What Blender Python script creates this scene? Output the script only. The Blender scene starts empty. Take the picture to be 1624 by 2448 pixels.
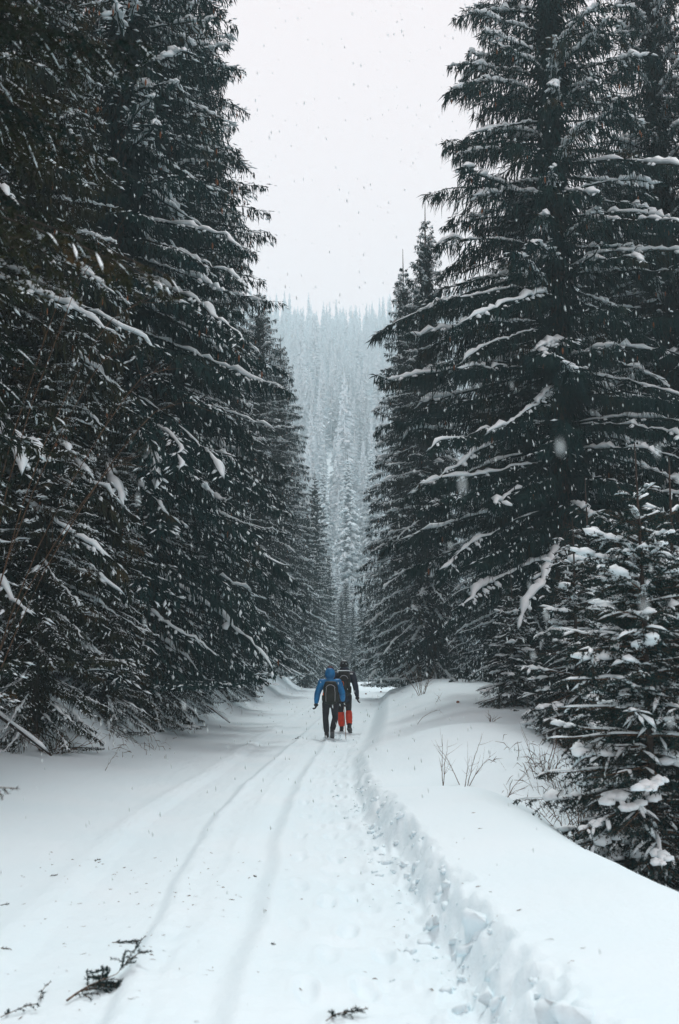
import bpy, math, random
import numpy as np
from mathutils import Vector, Matrix

random.seed(7)
RNG = np.random.default_rng(7)
scene = bpy.context.scene
COL = scene.collection

# ------------------------------------------------------------------ camera, world, sun
EYE = 1.7
PITCH = math.atan(366.0 / 2380.0)
cam_data = bpy.data.cameras.new('camera')
cam = bpy.data.objects.new('camera', cam_data)
COL.objects.link(cam)
scene.camera = cam
cam.location = (0, 0, EYE)
cam.rotation_euler = (math.pi / 2 + PITCH, 0, 0)
cam_data.sensor_fit = 'VERTICAL'
cam_data.sensor_height = 36
cam_data.lens = 35
cam_data.clip_start = 0.05
cam_data.clip_end = 3000
cam_data.dof.use_dof = True
cam_data.dof.focus_distance = 24
cam_data.dof.aperture_fstop = 2.8

SUN_EL, SUN_AZ = math.radians(62), math.radians(2)      # azimuth east of the view direction
world = bpy.data.worlds.new('World')
scene.world = world
world.use_nodes = True
wn = world.node_tree
wn.nodes.clear()
wo = wn.nodes.new('ShaderNodeOutputWorld')
bg = wn.nodes.new('ShaderNodeBackground')
sky = wn.nodes.new('ShaderNodeTexSky')
sky.sky_type = 'NISHITA'
sky.sun_disc = False
sky.sun_elevation = SUN_EL
sky.sun_rotation = SUN_AZ
sky.dust_density = 1
mixw = wn.nodes.new('ShaderNodeMixRGB')                   # closed snow cloud over the clear sky
mixw.inputs[0].default_value = 0.97
mixw.inputs[2].default_value = (10.35, 8.65, 8.5, 1)
wn.links.new(sky.outputs[0], mixw.inputs[1])
wn.links.new(mixw.outputs[0], bg.inputs['Color'])
bg.inputs['Strength'].default_value = 0.066
wn.links.new(bg.outputs[0], wo.inputs[0])

sun_d = bpy.data.lights.new('sun', 'SUN')
sun_d.energy = 1.5
sun_d.angle = math.radians(14)
sun_d.color = (1, 0.985, 0.97)
sun = bpy.data.objects.new('sun', sun_d)
COL.objects.link(sun)
sd = Vector((math.sin(SUN_AZ) * math.cos(SUN_EL), math.cos(SUN_AZ) * math.cos(SUN_EL), math.sin(SUN_EL)))
sun.rotation_euler = sd.to_track_quat('Z', 'Y').to_euler()

vs = scene.view_settings
vs.view_transform = 'Standard'
vs.look = 'None'
vs.gamma = 1
vs.exposure = 0.63
vs.use_curve_mapping = False
cy = scene.cycles
cy.use_denoising = True
cy.denoiser = 'OPENIMAGEDENOISE'
cy.max_bounces = 5
cy.diffuse_bounces = 3
cy.glossy_bounces = 1
cy.transmission_bounces = 1
cy.volume_bounces = 3
cy.transparent_max_bounces = 8
cy.use_adaptive_sampling = True
cy.adaptive_threshold = 0.01
cy.sample_clamp_indirect = 4
HAZE = 0.0012

# ------------------------------------------------------------------ helpers
def lin(c):
    return tuple(c) + (1,)


def new_mat(name, color, rough=0.8, spec=0.2):
    m = bpy.data.materials.new(name)
    m.use_nodes = True
    b = m.node_tree.nodes['Principled BSDF']
    b.inputs['Base Color'].default_value = lin(color)
    b.inputs['Roughness'].default_value = rough
    b.inputs['Specular IOR Level'].default_value = spec
    return m


def noisy(name, ca, cb, scale, rough=0.8, spec=0.2, bump=0.0, bscale=None, detail=4, lo=0.35, hi=0.65, cc=None, bdist=0.02):
    m = new_mat(name, ca, rough, spec)
    nt = m.node_tree
    b = nt.nodes['Principled BSDF']
    tc = nt.nodes.new('ShaderNodeTexCoord')
    nz = nt.nodes.new('ShaderNodeTexNoise')
    nz.inputs['Scale'].default_value = scale
    nz.inputs['Detail'].default_value = detail
    nt.links.new(tc.outputs['Object'], nz.inputs['Vector'])
    rp = nt.nodes.new('ShaderNodeValToRGB')
    rp.color_ramp.elements[0].position = lo
    rp.color_ramp.elements[0].color = lin(ca)
    rp.color_ramp.elements[1].position = hi
    rp.color_ramp.elements[1].color = lin(cb)
    if cc:
        e = rp.color_ramp.elements.new(min(0.99, hi + 0.08))
        e.color = lin(cc)
    nt.links.new(nz.outputs['Fac'], rp.inputs['Fac'])
    nt.links.new(rp.outputs['Color'], b.inputs['Base Color'])
    if bump:
        n2 = nt.nodes.new('ShaderNodeTexNoise')
        n2.inputs['Scale'].default_value = bscale or scale * 4
        n2.inputs['Detail'].default_value = 6
        nt.links.new(tc.outputs['Object'], n2.inputs['Vector'])
        bp = nt.nodes.new('ShaderNodeBump')
        bp.inputs['Strength'].default_value = bump
        bp.inputs['Distance'].default_value = bdist
        nt.links.new(n2.outputs['Fac'], bp.inputs['Height'])
        nt.links.new(bp.outputs['Normal'], b.inputs['Normal'])
    return m


M = {}
M['snow'] = noisy('ground_snow', (0.69, 0.85, 0.905), (0.725, 0.865, 0.915), 0.7, 0.65, 0.25, bump=0.5, bscale=28, bdist=0.012)
M['snow_tree'] = noisy('bough_snow', (0.74, 0.86, 0.90), (0.80, 0.895, 0.925), 6, 0.7, 0.2, bump=0.3, bscale=40, bdist=0.01)
M['needle'] = noisy('spruce_needles', (0.004, 0.022, 0.024), (0.010, 0.034, 0.032), 1.2, 0.8, 0.06, cc=(0.034, 0.030, 0.016), lo=0.38, hi=0.62)
M['needle_warm'] = noisy('spruce_needles_olive', (0.006, 0.017, 0.015), (0.026, 0.029, 0.014), 1.0, 0.8, 0.06, cc=(0.055, 0.038, 0.018), lo=0.38, hi=0.6)
M['needle_frost_haze'] = noisy('frosted_needles_hazed', (0.16, 0.22, 0.25), (0.32, 0.39, 0.42), 1.5, 0.8, 0.1)  # frost on the needles, lightened further to carry haze paleness in the colour
M['needle_rime_haze'] = noisy('rimed_needles_hazed', (0.62, 0.71, 0.75), (0.78, 0.85, 0.88), .3, 0.8, 0.1)  # rime plus distance haze painted in: whitened where the thin volume falls short
M['bark'] = noisy('spruce_bark', (0.028, 0.024, 0.022), (0.07, 0.058, 0.05), 9, 0.9, 0.1, bump=0.7)
M['twig'] = noisy('brown_twig', (0.07, 0.045, 0.03), (0.14, 0.085, 0.05), 20, 0.8, 0.15)
M['cone'] = noisy('spruce_cone', (0.16, 0.055, 0.022), (0.24, 0.10, 0.04), 25, 0.7, 0.2)
M['straw'] = noisy('dry_grass', (0.035, 0.026, 0.018), (0.11, 0.078, 0.045), 6, 0.9, 0.1)


def mesh_np(name, verts, faces, mat=None, smooth=False, mats=None, mat_idx=None):
    """verts (n,3), faces: (m,3) or (m,4) array."""
    verts = np.ascontiguousarray(verts, dtype=np.float32)
    faces = np.ascontiguousarray(faces, dtype=np.int32)
    me = bpy.data.meshes.new(name)
    k = faces.shape[1]
    me.vertices.add(len(verts))
    me.vertices.foreach_set('co', verts.ravel())
    me.loops.add(faces.size)
    me.loops.foreach_set('vertex_index', faces.ravel())
    me.polygons.add(len(faces))
    me.polygons.foreach_set('loop_start', np.arange(0, faces.size, k, dtype=np.int32))
    me.polygons.foreach_set('use_smooth', np.full(len(faces), smooth, dtype=bool))
    for m in (mats or [mat]):
        if m is not None:
            me.materials.append(m)
    if mat_idx is not None:
        me.polygons.foreach_set('material_index', np.ascontiguousarray(mat_idx, dtype=np.int32))
    me.update(calc_edges=True)
    return me


def link(name, me, parent=None, loc=None, rotz=0.0, scale=None):
    o = bpy.data.objects.new(name, me)
    COL.objects.link(o)
    if parent is not None:
        o.parent = parent
    if loc is not None:
        o.location = loc
    if rotz:
        o.rotation_euler = (0, 0, rotz)
    if scale is not None:
        o.scale = scale if hasattr(scale, '__len__') else (scale,) * 3
    return o


def tag(o, label=None, cat=None, group=None, kind=None):
    if label: o['label'] = label
    if cat: o['category'] = cat
    if group: o['group'] = group
    if kind: o['kind'] = kind
    return o


def merge(*parts):
    vs_, fs, n = [], [], 0
    for v, f in parts:
        if len(v) == 0:
            continue
        vs_.append(v); fs.append(f + n); n += len(v)
    return np.concatenate(vs_), np.concatenate(fs)


def unit(a):
    return a / np.maximum(np.linalg.norm(a, axis=-1, keepdims=True), 1e-9)


# gradient noise, vectorised
_perm = RNG.permutation(256)
_perm = np.concatenate([_perm, _perm, _perm])
_grad = unit(RNG.normal(size=(256, 3)))


def pnoise(p):
    p = np.asarray(p, dtype=np.float64)
    i = np.floor(p).astype(int)
    f = p - i
    i &= 255
    u = f * f * f * (f * (f * 6 - 15) + 10)
    out = 0
    for dx in (0, 1):
        wx = u[..., 0] if dx else 1 - u[..., 0]
        for dy in (0, 1):
            wy = u[..., 1] if dy else 1 - u[..., 1]
            for dz in (0, 1):
                wz = u[..., 2] if dz else 1 - u[..., 2]
                h = _perm[_perm[_perm[(i[..., 0] + dx) & 255] + ((i[..., 1] + dy) & 255)] + ((i[..., 2] + dz) & 255)]
                g = _grad[h]
                d = g[..., 0] * (f[..., 0] - dx) + g[..., 1] * (f[..., 1] - dy) + g[..., 2] * (f[..., 2] - dz)
                out = out + wx * wy * wz * d
    return out


def fbm(p, octv=4, gain=0.5):
    a, s, o = 1.0, 1.0, 0
    for k in range(octv):
        o = o + a * pnoise(p * s + 13.7 * k)
        a *= gain
        s *= 2.03
    return o


def sstep(x):
    x = np.clip(x, 0, 1)
    return x * x * (3 - 2 * x)


def curve(pts, sm=0.8):
    xs = np.array([p[0] for p in pts], float)
    ys = np.array([p[1] for p in pts], float)
    t = np.linspace(-40, 600, 6401)
    v = np.interp(t, xs, ys)
    k = np.exp(-0.5 * (np.arange(-40, 41) / (sm * 10)) ** 2)
    k /= k.sum()
    v2 = np.convolve(np.pad(v, 40, mode='edge'), k, 'valid')
    return lambda Y: np.interp(Y, t, v2)


# ------------------------------------------------------------------ the ground
x_wall = curve([(0, .98), (4, .74), (5.1, .64), (8.9, .43), (11.2, .24), (17.5, .14), (25, .62), (38, 1.3), (55, 2.2), (80, 5), (100, 12)])
h_bank = curve([(0, .36), (5, .34), (9, .30), (12, .26), (16, .30), (20, .52), (26, .95), (32, 1.05), (40, 1.05), (60, .7), (90, .3)])
x_crest = curve([(0, 2.6), (5.6, 1.95), (8, 1.75), (9.8, 1.55), (12, 1.65), (14.5, 2.9), (20, 3.9), (29, 4.8), (40, 5), (60, 6), (100, 12)])
x_left = curve([(0, -12), (13, -10.5), (15.6, -7.5), (17.4, -4.2), (20, -3.7), (27, -3.4), (54, -2.9), (80, -2.6), (120, 0)])
rut_a = curve([(0, -1.05), (5, -1.13), (6.6, -1.24), (12, -1.46), (16, -1.37), (25, -.95), (40, -.4), (60, .3), (100, 6)])
rut_b = curve([(0, -.6), (5, -.59), (7.3, -.58), (11.2, -.68), (16, -.62), (25, -.3), (40, .2), (60, 1), (100, 7)])
rut_c = curve([(0, -1.9), (7.7, -2.05), (12, -2.27), (16, -2.05), (25, -1.8), (40, -1.2), (60, -.5), (100, 5)])


_fr = random.Random(12)
FOOT = []
for lane in (-0.14, 0.16):
    fy = 4.4
    i = 0
    while fy < 26:
        cxf = float(0.5 * (rut_b(fy) + x_wall(fy))) + .02 + lane
        FOOT.append((cxf + (.09 if i % 2 else -.09) + _fr.uniform(-.04, .04), fy, _fr.uniform(-.25, .25), _fr.uniform(.012, .036)))
        fy += _fr.uniform(.5, .72); i += 1


def ground(X, Y, fine=True):
    X = np.asarray(X, float); Y = np.asarray(Y, float)
    Z3 = lambda s, o=0.0: np.stack([X * s, Y * s, np.full_like(X, o)], -1)
    z = 0.035 * fbm(Z3(0.35), 3)
    xw, hb, xc, xl = x_wall(Y), h_bank(Y), x_crest(Y), x_left(Y)
    # right bank with its broken edge
    jag = 0.11 * pnoise(Z3(1.7, 3.1)) + 0.10 * pnoise(Z3(4.3, 8.1)) + 0.06 * pnoise(Z3(10, 2.1)) + 0.02 * pnoise(Z3(22, 5.1))
    wid = 0.30 + 0.12 * pnoise(Z3(0.6, 5)) + 0.012 * np.clip(8 - Y, 0, 6)
    s = (X - xw - jag * np.clip(1.2 - Y / 40, 0.2, 1)) / wid
    bank = sstep(s)
    far_soft = np.clip((Y - 12) / 8, 0, 1)
    bank = bank * (1 - far_soft) + (0.45 * sstep((X - xw) / 0.6) + 0.55 * sstep((X - xw - .3) / 2.2)) * far_soft
    road_m = 1 - bank
    z = z + hb * bank
    # bank top rolls
    top = sstep((X - xw - 0.3) / 1.2)
    z = z + top * (0.10 + 0.10 * fbm(Z3(0.45, 9), 2))
    z = z - 0.34 * np.exp(-((X - 2.0) / 0.9) ** 2 - ((Y - 12.9) / 1.0) ** 2)
    z = z + 0.20 * np.exp(-((X - 2.3) / 1.2) ** 2 - ((Y - 17.0) / 2.2) ** 2)
    z = z + 0.10 * np.exp(-((X - 1.0) / 0.6) ** 2 - ((Y - 10.4) / 1.6) ** 2)
    # drop to the stream bed beyond the crest
    q = X - xc + 0.12 * pnoise(Z3(0.8, 4.4))
    depth = 1.75 * np.clip(1.2 - Y / 130, 0.25, 1)
    z = z - depth * sstep((q + 0.25) / 2.6) ** 1.15
    z = z + 1.2 * sstep((X - 13) / 10) + 0.12 * np.clip(X - 16, 0, 400)
    # edge clods, where plough and boots broke the bank
    if fine:
        mask = np.exp(-((s - 0.42) / 0.55) ** 2) * np.clip(1.25 - Y / 16, 0, 1)
        rid = 0.5 - np.abs(pnoise(Z3(6.5, 1.0)))
        z = z + mask * (0.12 * (rid - 0.32) + 0.09 * (0.5 - np.abs(pnoise(Z3(13, 7)))) - 0.03 + 0.035 * fbm(Z3(17, 7), 2))
        foot = np.exp(-((s + 0.45) / 0.75) ** 2) * np.clip(1.2 - Y / 18, 0, 1)
        z = z + foot * (0.07 * np.maximum(0, fbm(Z3(7, 17), 3)) + 0.015)
    # tracks in the road
    fade = np.clip(1.25 - Y / 70, 0.15, 1) * road_m
    wob = 0.05 * pnoise(Z3(0.9, 21))
    ra, rb, rc = rut_a(Y) + wob, rut_b(Y) + wob, rut_c(Y) + wob * 1.5
    z = z - fade * 0.045 * sstep((X - rc) / 0.16) * sstep((ra - X) / (0.06 + 0.006 * Y) + 0.5)
    z = z + fade * 0.020 * np.exp(-((X - ra - 0.09) / 0.07) ** 2)
    z = z - fade * 0.034 * np.exp(-((X - rb + 0.07) / 0.10) ** 2)
    z = z + fade * 0.024 * np.exp(-((X - rb - 0.10) / 0.07) ** 2)
    z = z - fade * 0.035 * np.exp(-((X - xw + 0.30) / 0.22) ** 2)
    z = z + fade * 0.020 * np.exp(-((X - rc + 0.10) / 0.10) ** 2)
    for off, am in ((-0.33, .012), (0.36, .014), (0.62, -.013)):
        z = z + fade * am * np.exp(-((X - rb - off - 1.5 * wob) / 0.05) ** 2) * np.clip(.5 + 3 * pnoise(Z3(.4, off + 9)), 0, 1)
    if fine:
        walk = np.exp(-((X - 0.5 * (rb + xw) - 0.05) / 0.30) ** 2)
        near = np.clip(1.3 - Y / 32, 0, 1)
        dim = np.clip(pnoise(Z3(3.6, 31)) - 0.12, 0, 1)
        z = z - road_m * near * walk * 0.11 * dim
        z = z + road_m * near * 0.012 * fbm(Z3(5.5, 41), 3)
        z = z + road_m * near * 0.02 * np.exp(-((X - ra - 0.15) / 0.22) ** 2) * fbm(Z3(9, 43), 2)
        for fx, fy, fa, fd in FOOT:
            m = (np.abs(X - fx) < .3) & (np.abs(Y - fy) < .4)
            if not m.any():
                continue
            u_ = (X[m] - fx) * math.cos(fa) + (Y[m] - fy) * math.sin(fa); w_ = -(X[m] - fx) * math.sin(fa) + (Y[m] - fy) * math.cos(fa)
            rr = (u_ / .055) ** 2 + (w_ / .15) ** 2
            z[m] += -fd * np.exp(-rr ** 2 * .8) + fd * .35 * np.exp(-((np.sqrt(rr) - 1.5) / .35) ** 2)
        z = z - 0.02 * np.clip(pnoise(Z3(5.2, 57)) - .38, 0, 1) - 0.03 * np.clip(pnoise(Z3(2.6, 59)) - .42, 0, 1)
        z = z + 0.005 * fbm(Z3(9, 51), 2)
        # rough, churned strips
        z = z + near * 0.05 * np.maximum(0, fbm(Z3(8, 61), 3)) * np.exp(-((X - rc - .02) / 0.14) ** 2) * np.clip(pnoise(Z3(.5, 2)) * 3 + .4, 0, 1)
    # left side: gentle rise and the bank under the trees
    z = z + 0.32 * sstep((-2.0 - X) / 4.0)
    bl = xl - X + 0.35 * pnoise(Z3(0.55, 71)) + 0.12 * pnoise(Z3(2.0, 72))
    z = z + 1.25 * sstep(bl / 2.3) + 0.10 * np.clip(bl - 2, 0, 300)
    z = z + 0.12 * np.clip(bl, 0, 1) * fbm(Z3(1.4, 75), 3)
    # far rise to the hill
    hill = np.clip(Y - 115, 0, 530)
    z = z + 0.418 * hill * sstep(hill / 62) + 0.008 * hill * fbm(Z3(0.012, 80), 3) * 2
    z = z - 0.5 * np.clip(Y - 646, 0, 400)
    z = z + 0.04 * np.clip(X, -30, 160) * sstep((Y - 200) / 200)
    return z


def gz(x, y):
    return float(ground(np.array([x]), np.array([y]))[0])


def build_ground():
    ys = [-30, -15, -8, -3, 0.5, 2.0]
    y = 3.0
    while y < 760:
        ys.append(y)
        y *= 1.0083 if y < 30 else (1.012 if y < 80 else 1.03)
    ys = np.array(ys)
    xs = list(np.arange(-2.6, 2.3, 0.0165))
    step, x = 0.02, -2.6
    left = []
    while x > -345:
        x -= step; step = min(step * 1.05, 14); left.append(x)
    step, x = 0.02, xs[-1]
    right = []
    while x < 345:
        x += step; step = min(step * 1.055, 14); right.append(x)
    xs = np.array(left[::-1] + xs + right)
    X, Y = np.meshgrid(xs, ys)
    # shear rows so that the fine columns follow the edge of the bank
    sh = (x_wall(Y) - 0.35) * np.exp(-(X / 14) ** 2)
    X = X + sh
    Z = ground(X, Y)
    V = np.stack([X, Y, Z], -1).reshape(-1, 3)
    ny, nx = X.shape
    a = (np.arange(ny - 1)[:, None] * nx + np.arange(nx - 1)[None]).ravel()
    F = np.stack([a, a + 1, a + nx + 1, a + nx], 1)
    print('ground quads', len(F))
    o = link('snowy_ground', mesh_np('snowy_ground', V, F, M['snow'], True))
    tag(o, 'snow covered forest track with wheel ruts between snow banks', kind='structure')


build_ground()

# ------------------------------------------------------------------ batch shapes
def ribbons(P0, D, L, W, rng, sag=0.0):
    """leafy strands: 3 triangles each, widest in the middle, random roll."""
    n = len(P0)
    L = L[:, None]; W = W[:, None]
    r = unit(np.cross(D, unit(rng.normal(size=(n, 3)))))
    mid = P0 + D * L * 0.45 + rng.normal(size=(n, 3)) * 0.05 * L
    tip = P0 + D * L + rng.normal(size=(n, 3)) * 0.10 * L
    tip[:, 2] -= sag * L[:, 0]
    V = np.stack([P0 - r * W * .22, P0 + r * W * .22, mid - r * W * .5, mid + r * W * .5, tip], 1).reshape(-1, 3)
    b = np.arange(n)[:, None] * 5
    F = np.concatenate([b + [0, 1, 2], b + [1, 3, 2], b + [2, 3, 4]], 0)
    return V, F


def sweep(P, RW, RH, sides, lift=None, flat=1.0, keep=None):
    """tubes along polylines P (n,k,3), half width RW and half height RH (n,k)."""
    n, k, _ = P.shape
    T = np.gradient(P, axis=1)
    T = unit(T)
    up = np.zeros_like(T); up[..., 2] = 1
    vert = np.abs(T[..., 2]) > 0.9
    up[vert] = (1, 0, 0)
    S = unit(np.cross(T, up))
    U = np.cross(S, T)
    ang = np.arange(sides) / sides * 2 * np.pi + 0.3
    c, s = np.cos(ang), np.sin(ang)
    s = np.where(s < 0, s * flat, s)
    V = P[:, :, None] + S[:, :, None] * (RW[..., None] * c)[..., None] + U[:, :, None] * (RH[..., None] * s)[..., None]
    if lift is not None:
        V[..., 2] += lift[..., None]
    base = (np.arange(n)[:, None, None] * k + np.arange(k - 1)[None, :, None]) * sides
    j = np.arange(sides)[None, None]
    j2 = (j + 1) % sides
    a = base + j; b = base + j2; c2 = b + sides; d = a + sides
    if keep is None:
        keep = (RW[:, :-1] + RW[:, 1:]) > 1e-4
    kp = np.repeat(keep[..., None], sides, 2)
    a, b, c2, d = (q[kp] for q in (a, b, c2, d))
    F = np.concatenate([np.stack([a, b, c2], 1), np.stack([a, c2, d], 1)])
    return V.reshape(-1, 3), F


def _ico(sub):
    import bmesh
    bm = bmesh.new()
    bmesh.ops.create_icosphere(bm, subdivisions=sub, radius=1)
    v = np.array([q.co[:] for q in bm.verts])
    f = np.array([[l.index for l in p.verts] for p in bm.faces])
    bm.free()
    return v, f


_oct = (np.array([(1, 0, 0), (-1, 0, 0), (0, 1, 0), (0, -1, 0), (0, 0, 1), (0, 0, -1)], float),
        np.array([(0, 2, 4), (2, 1, 4), (1, 3, 4), (3, 0, 4), (2, 0, 5), (1, 2, 5), (3, 1, 5), (0, 3, 5)]))
ICO = {0: _oct, 1: _ico(1), 2: _ico(2), 3: _ico(3)}


def blobs(C, R, AX, sub, rng, rough=0.25, pw=1.0):
    """lumps: centres C (n,3), radii R (n,3) along AX (n,3 horizontal axis), side, up."""
    v, f = ICO[sub]
    v = np.sign(v) * np.abs(v) ** pw
    n = len(C)
    ax = unit(AX)
    up0 = np.tile([0, 0, 1.0], (n, 1))
    sd_ = unit(np.cross(up0, ax))
    up_ = np.cross(ax, sd_)
    ph = rng.uniform(0, 50, (n, 1, 3))
    k = 1 + rough * 2 * pnoise(v[None] * 1.3 + ph)
    q = v[None] * k[..., None]
    q[..., 2] = np.where(q[..., 2] < 0, q[..., 2] * 0.45, q[..., 2])
    V = C[:, None] + ax[:, None] * (q[..., 0] * R[:, None, 0])[..., None] + sd_[:, None] * (q[..., 1] * R[:, None, 1])[..., None] + up_[:, None] * (q[..., 2] * R[:, None, 2])[..., None]
    F = (np.arange(n)[:, None, None] * len(v) + f[None]).reshape(-1, 3)
    return V.reshape(-1, 3), F


def compact(V, F):
    used = np.zeros(len(V), bool)
    used[F.ravel()] = True
    idx = np.cumsum(used) - 1
    return V[used], idx[F]


# ------------------------------------------------------------------ old spruce: drooping limbs with hanging curtains
def gen_spruce(seed, H, R, clear=0.6, whorl=0.45, per=6, power=0.62, dens=58, hang=0.42, e_low=-0.30, e_top=0.45,
               snow=0.5, snow_w=0.075, twig_snow=12, arch=0.25, cones=60, strand_w=0.045, jitter=0.2, k=12, lat=0.42, down=0.68, extra=(), k2=30):
    rng = np.random.default_rng(seed)
    z0 = []
    z = clear
    while z < H - 0.35:
        t = z / H
        m = per if t < 0.9 else per - 1
        off = rng.uniform(0, 6.28)
        for i in range(m):
            z0.append((z + rng.normal() * 0.10 * (1 - t), off + i * 6.283 / m + rng.normal() * 0.25, rng.uniform(0.86, 1.08)))
        if t < 0.93:
            for i in range(2):
                z0.append((z + whorl * rng.uniform(.25, .75), rng.uniform(0, 6.28), rng.uniform(0.4, 0.75)))
        z += whorl * (1.0 if t < 0.75 else 1.0 - 1.6 * (t - 0.75)) * rng.uniform(.85, 1.15)
    A = np.array(z0)
    zz, phi, lf = A[:, 0], A[:, 1], A[:, 2]
    t = np.clip(zz / H, 0, 0.995)
    lump = 1 + 0.15 * pnoise(np.stack([np.cos(phi) * 1.2, np.sin(phi) * 1.2, zz * 0.35 + seed], -1)) * 2
    L = R * (1 - t) ** power * (0.80 + 0.2 * sstep(t / 0.15)) * lf * lump
    L = np.maximum(L, 0.12)
    if len(extra):
        E = np.array(extra, float)
        zz = np.concatenate([zz, E[:, 0]]); phi = np.concatenate([phi, E[:, 1]]); L = np.concatenate([L, E[:, 2]])
        t = np.clip(zz / H, 0, .995)
    n = len(L)
    s = np.linspace(0, 1, k)[None]
    e0 = (e_low + (e_top - e_low) * t ** 1.3 + rng.normal(size=n) * 0.10)[:, None]
    b = (arch * (0.7 + 0.6 * rng.random(n)) * (1 - 0.6 * t))[:, None]
    up = (rng.uniform(0.0, 0.16, n) * (1 - t))[:, None]
    if len(extra):
        e0[-len(E):, 0] = E[:, 3]; b[-len(E):, 0] = E[:, 4]
    hr = L[:, None] * s * (1 - 0.10 * s ** 2)
    hz = L[:, None] * (e0 * s - b * s ** 2 + up * s ** 3) + zz[:, None]
    ph = phi[:, None] + (rng.normal(size=n) * 0.16)[:, None] * s ** 1.5
    P = np.stack([np.cos(ph) * hr, np.sin(ph) * hr, hz], -1)
    P += rng.normal(size=P.shape) * 0.012 * L[:, None, None] * s[..., None]
    P[..., 2] = np.maximum(P[..., 2], 0.12)
    # --- strands
    vig = np.where(rng.random(n) < .07, .18, rng.uniform(.6, 1.35, n))
    if len(extra):
        vig[-len(E):] = 1.35
    cnt = np.maximum((L * dens * vig).astype(int), 8)
    hv = rng.uniform(.7, 1.3, n)
    li = np.repeat(np.arange(n), cnt)
    m = len(li)
    sp = rng.uniform(0.10, 1.0, m) ** 0.85
    fi = sp * (k - 1)
    i0 = np.minimum(fi.astype(int), k - 2)
    fr = (fi - i0)[:, None]
    root = P[li, i0] * (1 - fr) + P[li, i0 + 1] * fr
    tan = unit(P[li, i0 + 1] - P[li, i0])
    side = unit(np.cross(tan, [0, 0, 1.0]))
    wlat = lat * np.sin(np.pi * np.clip(sp * 0.86 + 0.12, 0, 1)) ** 0.8 * np.minimum(L[li] / 2.2, 1.1)
    la = rng.uniform(-1, 1, m)
    la = np.sign(la) * np.abs(la) ** 1.2
    root = root + side * (la * wlat)[:, None] + tan * (np.abs(la) * wlat * 0.45)[:, None]
    root[:, 2] -= 0.28 * np.abs(la) * wlat + rng.random(m) * 0.03
    hangL = hang * hv[li] * rng.uniform(0.35, 1.15, m) * np.minimum(1, 0.35 + L[li] / 2.4) * (0.45 + 0.55 * np.sin(np.pi * np.clip(sp, .05, .95)))
    outw = unit(root * [1, 1, 0])
    kind = rng.random(m)
    D = np.where((kind < down)[:, None],
                 unit(np.array([0, 0, -1.0]) + outw * 0.22 + side * (np.sign(la) * 0.18)[:, None] + rng.normal(size=(m, 3)) * 0.16),
                 unit(tan * 0.75 + side * (np.sign(la) * 0.75)[:, None] + [0, 0, -0.30] + rng.normal(size=(m, 3)) * 0.25))
    SL = np.where(kind < down, hangL, np.minimum(hangL * 0.85, 0.30))
    low = root[:, 2] - SL < 0.05
    SL = np.where(low, np.maximum(root[:, 2] - 0.05, 0.06), SL)
    fol = ribbons(root, D, SL, rng.uniform(0.7, 1.3, m) * strand_w, rng, 0.12)
    # inner sprays hiding the trunk
    ni = int(H * 300)
    iz = rng.uniform(clear + .5, H * .93, ni); ia = rng.uniform(0, 6.28, ni); ir = rng.uniform(.12, .75, ni) * np.clip(1.15 - iz / H, .2, 1)
    fol = merge(fol, ribbons(np.stack([np.cos(ia) * ir, np.sin(ia) * ir, iz], 1), unit(np.stack([np.cos(ia) * .4, np.sin(ia) * .4, -np.ones(ni)], 1) + rng.normal(size=(ni, 3)) * .25), rng.uniform(.2, .6, ni), rng.uniform(.8, 1.6, ni) * strand_w * 1.3, rng, .1))
    # --- wood
    rr = np.maximum(0.011 * L[:, None] * (1 - s) ** 0.8, 0.003) * np.ones_like(P[..., 0])
    big = L > 0.5
    wood = sweep(P[big], rr[big], rr[big], 3)
    # --- snow ridges on the limbs
    shelter = np.clip(0.75 + 0.5 * t, 0, 1)
    has = rng.random(n) < snow * shelter
    if len(extra):
        has[-len(E):] = E[:, 5] > rng.random(len(E))
    nzv = pnoise(np.stack([s * L[:, None] * 1.3 + np.arange(n)[:, None] * 3.7, np.full_like(P[..., 0], seed * 1.7), np.zeros_like(P[..., 0])], -1))
    w = snow_w * np.clip(0.88 + 2.3 * nzv, 0, 1.5) * np.minimum(1, 0.5 + L[:, None] / 3)
    w *= np.clip((s - 0.12) * 6, 0, 1) * np.clip((1.02 - s) * 9, 0.15, 1)
    w = np.where(w < snow_w * 0.22, 0, w)
    w *= has[:, None]
    s2 = np.linspace(0, k - 1, k2)
    j0 = np.minimum(s2.astype(int), k - 2); f2 = s2 - j0
    P2 = P[:, j0] * (1 - f2)[None, :, None] + P[:, j0 + 1] * f2[None, :, None]
    W2 = w[:, j0] * (1 - f2)[None] + w[:, j0 + 1] * f2[None]
    W2 = W2 * (1 + 0.30 * rng.normal(size=W2.shape)).clip(0.35, 1.6)
    W2[:, 0] = 0; W2[:, -1] = 0
    sel = W2.max(1) > 0.01
    keep = ((W2[sel][:, :-1] > 0.006) | (W2[sel][:, 1:] > 0.006))
    sn = compact(*sweep(P2[sel] + rng.normal(size=P2[sel].shape) * 0.012, W2[sel], W2[sel] * 0.75, 5, lift=W2[sel] * 0.45 + 0.008, flat=0.35, keep=keep))
    # --- small snow lying on the side twigs
    c3 = (L * twig_snow * rng.uniform(0.1, 1.6, n) * (0.5 + snow)).astype(int)
    l3 = np.repeat(np.arange(n), c3)
    m3 = len(l3)
    s3 = rng.uniform(0.25, 1.0, m3)
    f3 = s3 * (k - 1); i3 = np.minimum(f3.astype(int), k - 2); r3 = (f3 - i3)[:, None]
    q = P[l3, i3] * (1 - r3) + P[l3, i3 + 1] * r3
    tn = unit(P[l3, i3 + 1] - P[l3, i3]); sdv = unit(np.cross(tn, [0, 0, 1.0]))
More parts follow.
